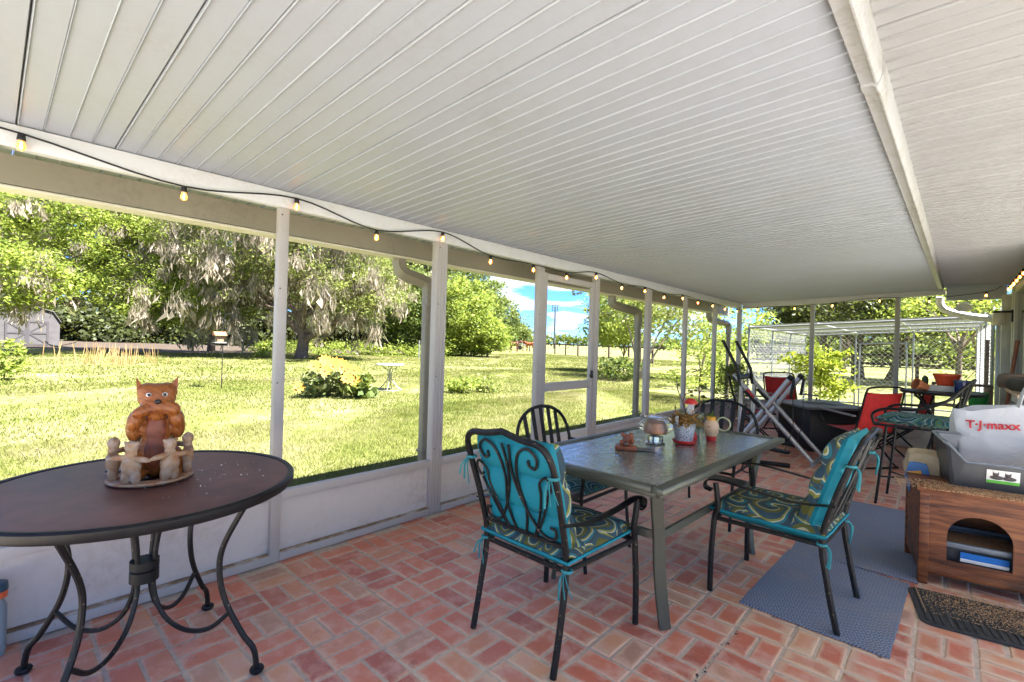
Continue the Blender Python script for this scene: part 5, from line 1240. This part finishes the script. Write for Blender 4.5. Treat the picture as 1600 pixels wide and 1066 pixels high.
# plant and white downspout outside the corner
hf = thing('hanging_fern', 'fern with trailing fronds hanging at the far corner of the screen wall', 'fern', (.24, 8.45, .98))
V = []
for k in range(260):
    a = nr.uniform(0, 6.283); r0 = nr.uniform(.02, .22); l = nr.uniform(.25, .78); p0 = np.array([r0*math.cos(a)*.8, r0*math.sin(a)*1.6, nr.uniform(-.02, .08)])
    for j in range(12):
        f = j/11; c = p0+np.array([math.cos(a)*.08*f, math.sin(a)*.12*f, -l*f**1.3]); V.append(c)
link('fronds', quads_mesh('fronds', leaves(np.array(V), .042, aspect=.4), 4), L_oak, hf)
MB().lathe([(.07, -.12), (.11, 0), (.115, .01)], 18).build('basket', M_terra, hf)
MB().tube([(0, 0, .0), (-.10, .0, .5), (-.20, .0, 1.07)], .003, 5).build('hanger', M_cord, hf)
sp4 = thing('white_downspout', 'white downspout elbow crossing outside the top right of the end wall', 'downspout', (0, 0, 0))
MB().tube(bez([(2.80, 9.98, 2.22), (2.80, 10.0, 2.12), (2.86, 10.0, 2.02), (3.02, 10.0, 1.95), (3.22, 10.0, 1.90), (3.42, 10.0, 1.87)], 5), .055, 8).build('pipe', simple('pvc_white', (.72, .72, .68), .45), sp4)
MB().rbox((3.46, 10.0, .93), (.08, .08, 1.98), .01).build('down_pipe', M_silver, sp4)
fl = thing('flood_light', 'white twin flood light under the eave near the house corner', 'light', (3.06, 9.75, 2.06))
MB().lathe([(.03, 0), (.055, .02), (.06, .05)], 16).build('base', MATS['pvc_white'], fl)
for s in (-1, 1): 
    h_ = MB().lathe([(.025, 0), (.035, .04), (.055, .09), (.056, .10)], 16).build('lamp_head', MATS['pvc_white'], fl); h_.rotation_euler = (R(110), R(40*s), 0); h_.location = (s*.06, -.01, -.01)
ex = thing('house_corner', 'pale teal house corner board outside the end wall', 'wall', (3.62, 10.4, 0))
for k in range(18): MB().box((0, 0, .06+.12*k), (.05, 1.6, .115), (0, R(9), 0)).build('siding_board', M_siding, ex, smooth=False)
br = thing('brown_post', 'short brown timber post beside the house corner outside the end wall', 'post', (3.42, 11.4, -.12)); MB().rbox((0, 0, .85), (.10, .10, 1.7), .01).build('timber', M_bark, br); MB().rbox((0, 0, 1.71), (.12, .12, .02), .004).build('cap', M_bark, br)
# ------------------------------------------------------------------ chain link kennel
kn = thing('dog_kennel', 'chain link dog kennel with pipe frame and mesh roof beyond the end wall', 'kennel', (0, 0, 0))
M_galv = simple('galvanised_pipe', (.24, .25, .25), .4, .4); M_wire = simple('galvanised_wire', (.42, .42, .43), .45, .2)
K0, K1, KY0, KY1 = -.14, 3.42, 10.6, 15.9
kz = lambda x: 1.765+.05*(x-K0)
gz = -.12
def pipe(a, b, r=.022, nm='pipe', m=M_galv): MB().tube([a, b], r, 8).build(nm, m, kn)
for y in (KY0, 12.4, 14.1, KY1):
    pipe((K0, y, gz), (K0, y, kz(K0)), nm='kennel_post'); pipe((K1, y, gz), (K1, y, kz(K1)), nm='kennel_post')
    pipe((K0, y, kz(K0)), (K1, y, kz(K1)), nm='roof_rail')
for x in (K0, 1.05, 2.25, K1): pipe((x, KY0, kz(x)+.02), (x, KY1, kz(x)+.02), nm='roof_rail')
for x in (.7, 1.05, 2.25): pipe((x, KY1, gz), (x, KY1, kz(x)), nm='kennel_post')
pipe((K0, KY1, gz+.06), (K1, KY1, gz+.06)); pipe((K0, KY0, gz+.06), (K0, KY1, gz+.06)); pipe((K1, KY0, gz+.06), (K1, KY1, gz+.06)); pipe((K0, 10.6, 1.05), (K0, KY1, 1.05), .015)
MB().tube(bez([(1.15, KY1-.05, gz), (1.15, KY1-.05, 1.4), (1.25, KY1-.05, 1.55), (2.0, KY1-.05, 1.58), (2.12, KY1-.05, 1.45), (2.12, KY1-.05, gz)], 5), .02, 8).build('gate_frame', M_galv, kn)
def chain(U, V, f, nm, sp=.075, r=.003):
    b = MB()
    for s in (1, -1):
        k = -V
        while k < U:
            # line u - k = t ; v = t (or mirrored)
            t0, t1 = max(0, -k), min(V, U-k)
            if t1 > t0+.01:
                q = lambda t: f(k+t, t if s > 0 else V-t); b.tube([q(t0), q(t1)], r, 3, cap=False)
            k += sp*1.414
    tag(b.build(nm, M_wire, kn, fix=False, smooth=False))
chain(KY1-KY0, 1.85, lambda u, v: (K0, KY0+u, gz+.03+v), 'chain_link_side')
chain(KY1-KY0, 1.95, lambda u, v: (K1, KY0+u, gz+.03+v), 'chain_link_side')
chain(K1-K0, 1.88, lambda u, v: (K0+u, KY1, gz+.03+v), 'chain_link_back', .085, .0035)
chain(KY1-KY0, K1-K0, lambda u, v: (K0+v, KY0+u, kz(K0+v)+.045), 'chain_link_roof', .075, .0038)
# ------------------------------------------------------------------ yard things
yt = thing('yard_table', 'small round white table on curled metal legs out on the lawn', 'table', (-8.53, 7.55, -.12))
M_yw = simple('white_weathered', (.36, .36, .35), .5, var=.15, scale=10)
MB().lathe([(0, .70), (.36, .70), (.375, .712), (.37, .735), (.35, .74), (0, .742)], 40, capb=False, capt=False).build('top', M_yw, yt)
for k in range(4):
    a = R(45+90*k); q = lambda r, z: (r*math.cos(a), r*math.sin(a), z)
    MB().tube(bez([q(.20, .70), q(.17, .63), q(.08, .58), q(.05, .50), q(.05, .32), q(.12, .22), q(.22, .10), q(.33, .02)], 5), .013, 7).build('leg', M_galv, yt)
MB().tube([(.33*math.cos(R(12*k)), .33*math.sin(R(12*k)), .022) for k in range(30)], .012, 6, closed=True).build('base_ring', M_galv, yt)
bf = thing('bird_feeder', 'hanging bird feeder on a thin dark pole on the lawn', 'bird feeder', (-11.2, 4.18, -.12))
MB().tube([(0, 0, 0), (0, 0, 1.75), (.02, .05, 1.95), (.0, .18, 1.98), (0, .24, 1.88)], .012, 6).build('pole', M_blackp, bf)
hs = MB().rbox((0, -.08, 1.30), (.16, .16, .17), .01).build('feeder_body', M_wshelf, bf)
MB().prism([(-.14, 1.39), (.14, 1.39), (0, 1.49)], 'y', -.22, .06).build('feeder_roof', M_terra, bf, smooth=False)
MB().rbox((0, -.08, 1.205), (.26, .26, .02), .004).build('feeder_tray', M_yw, bf); MB().tube([(0, 0, 1.70), (0, -.08, 1.70), (0, -.08, 1.49)], .006, 5).build('hook', M_blackp, bf)
# barn style shed
B = gnd(42, 38.5); sd = thing('garden_shed', 'grey barn style garden shed with dark cross braced double doors at the wood edge', 'shed', B, R(86))
M_shed = simple('shed_siding', (.075, .07, .072), .8, var=.2, scale=2); M_shtrim = simple('shed_trim', (.05, .045, .05), .8); M_shroof = simple('shed_roof', (.13, .12, .12), .8, var=.2)  # siding darkened throughout in place of the trees' shade
pr2 = [(-1.9, 0), (1.9, 0), (1.9, 2.0), (1.45, 2.75), (0, 3.25), (-1.45, 2.75), (-1.9, 2.0)]
MB().prism(pr2, 'y', 0, 4.0).build('wall', M_shed, sd, smooth=False)
rf = MB()
for a, b in (((1.98, 1.94), (1.5, 2.80)), ((1.5, 2.80), (0, 3.34)), ((0, 3.34), (-1.5, 2.80)), ((-1.5, 2.80), (-1.98, 1.94))):
    rf.add([(a[0], -.15, a[1]), (b[0], -.15, b[1]), (b[0], 4.15, b[1]), (a[0], 4.15, a[1]), (a[0], -.15, a[1]+.06), (b[0], -.15, b[1]+.06), (b[0], 4.15, b[1]+.06), (a[0], 4.15, a[1]+.06)], [(0, 1, 2, 3), (7, 6, 5, 4), (0, 4, 5, 1), (2, 6, 7, 3), (0, 3, 7, 4), (1, 5, 6, 2)])
rf.build('roof', M_shroof, sd, smooth=False)
for x in (-.62, .62):
    dd = MB().box((x, -.03, 1.02), (1.2, .05, 1.96)).build('door', M_shed, sd, smooth=False); tr_ = MB()
    for q in (-.56, .56): tr_.box((x+q, -.07, 1.02), (.13, .04, 1.96))
    for z in (.10, 1.02, 1.94): tr_.box((x, -.072, z), (1.0, .036, .13))
    for z in (.56, 1.48):
        tr_.box((x, -.069, z), (1.28, .03, .10), (0, R(-38 if x > 0 else 38)*(1 if z > 1 else -1), 0))
    tr_.build('door_trim', M_shtrim, dd, smooth=False)
ld = thing('fallen_limb', 'pale fallen limb on the ground right of the garden shed', 'branch', gnd(85, 34)); MB().tube(bez([(-.9, -.4, .5), (0, 0, .2), (1.2, 1.8, .05), (1.8, 3.4, .03)], 6), [.07-.002*k for k in range(19)], 7).build('limb', M_branch, ld)
MB().tube(bez([(.2, .2, .2), (.8, .6, .35), (1.5, 1.0, .5)], 4), .025, 6).build('twig', M_branch, ld)
# paddock fence
pf2 = thing('paddock_fence', 'dark board paddock fence crossing the field beyond the lawn', 'fence', (0, 0, 0))
M_fence = simple('fence_wood', (.075, .05, .04), .85, var=.3)
A, Bv = Vector((-70.0, 74.2, -.15)), Vector((-8.0, 31.9, -.15)); L_ = (Bv-A).length; nP = 18
for k in range(nP+1):
    p = A+(Bv-A)*k/nP; MB().rbox((p.x, p.y, p.z+.70), (.16, .16, 1.5), .02).build('post', M_fence, pf2)
an = math.atan2(Bv.y-A.y, Bv.x-A.x)
for k in range(nP):
    p = A+(Bv-A)*(k+.5)/nP; MB().box((p.x+.08, p.y-.1, 1.18), (L_/nP-.02, .04, .16), (0, 0, an)).build('rail', M_fence, pf2, smooth=False)
pf3 = thing('back_fence', 'dark board fence seen through the kennel mesh at the far right', 'fence', (0, 0, 0))
for k in range(8):
    x = -6+2.6*k; MB().rbox((x, 31, .55), (.16, .16, 1.5), .02).build('post', M_fence, pf3)
    for z in (.75, 1.2): MB().box((x+1.3, 31.1, z), (2.58, .04, .14)).build('rail', M_fence, pf3, smooth=False)
wg = thing('wire_gate', 'silver metal farm gate post with wire at the left of the wide post', 'gate', gnd(655, 36))
for x in (0, .9): MB().tube([(x, .4*x, 0), (x, .4*x, 1.35)], .05, 8).build('gate_post', M_galv, wg)
for z in (.3, .6, .9, 1.2): MB().tube([(0, 0, z), (.9, .36, z)], .018, 6).build('gate_bar', M_galv, wg)
lpz = gnd(866, 118); pl_ = thing('stadium_light', 'tall grey stadium light pole with stacked lamps against the sky', 'light pole', lpz)
MB().tube([(0, 0, 0), (0, 0, 10.3)], [.26, .18], 8).build('pole', simple('pole_dark', (.05, .055, .06), .6), pl_)
for k in range(4):
    for q in (-1, 0, 1): MB().rbox((q*.42, q*.42, 9.4+.42*k), (.36, .36, .26), .04).build('lamp', simple('lamp_grey', (.07, .075, .08), .5), pl_)
# horses
def horse(label, px, d, rz, m):
    t = thing('horse', label, 'horse', gnd(px, d, -.15), rz, 'brown horses beyond the fence')
    o = blob('body', [((0, 0, 1.20), (.62, .27, .30)), ((.42, 0, 1.22), (.30, .25, .34)), ((-.45, 0, 1.25), (.32, .27, .32)), ((.72, 0, 1.42), (.30, .13, .17), (0, R(-45), 0)), ((.98, 0, 1.55), (.26, .10, .12), (0, R(35), 0)), ((1.12, 0, 1.42), (.14, .08, .09), (0, R(35), 0)),
             ((.48, .13, .82), (.09, .09, .32)), ((.46, -.13, .82), (.09, .09, .32)), ((.50, .13, .32), (.055, .055, .33)), ((.44, -.13, .32), (.055, .055, .33)),
             ((-.52, .13, .86), (.14, .10, .34)), ((-.48, -.13, .86), (.14, .10, .34)), ((-.60, .13, .34), (.06, .06, .35), (0, R(8), 0)), ((-.50, -.13, .34), (.06, .06, .35), (0, R(-5), 0))], m, t, .03, 4)
    MB().tube(bez([(-.72, 0, 1.38), (-.84, 0, 1.2), (-.86, 0, .75)], 5), [.05+.004*k for k in range(11)], 7).build('tail', M_blackp, t)
    MB().tube(bez([(.45, 0, 1.52), (.70, 0, 1.68), (.90, 0, 1.72)], 4), .05, 6).build('mane', M_blackp, t)
    for s in (-1, 1): MB().lathe([(.03, 0), (.035, .05), (.0, .14)], 8, (.90, s*.06, 1.64), capt=False).build('ear', m, t)
horse('dark bay horse standing near the bushes beyond the fence', 803, 62, R(20), simple('bay_coat', (.10, .035, .02), .6))
horse('chestnut horse farther right beside the dark bay beyond the fence', 828, 74, R(-160), simple('chestnut_coat', (.28, .07, .025), .6))
tr2 = thing('white_trailer', 'long low white trailer far beyond the paddock fence', 'trailer', gnd(800, 90), R(44))
MB().rbox((0, 0, 1.0), (7, 1.6, .35), .1).build('deck', M_yw, tr2)
for x in (-1.5, 1.5): MB().tube([(x, -.9, .4), (x, .9, .4)], .4, 14).build('wheel', M_blackp, tr2)
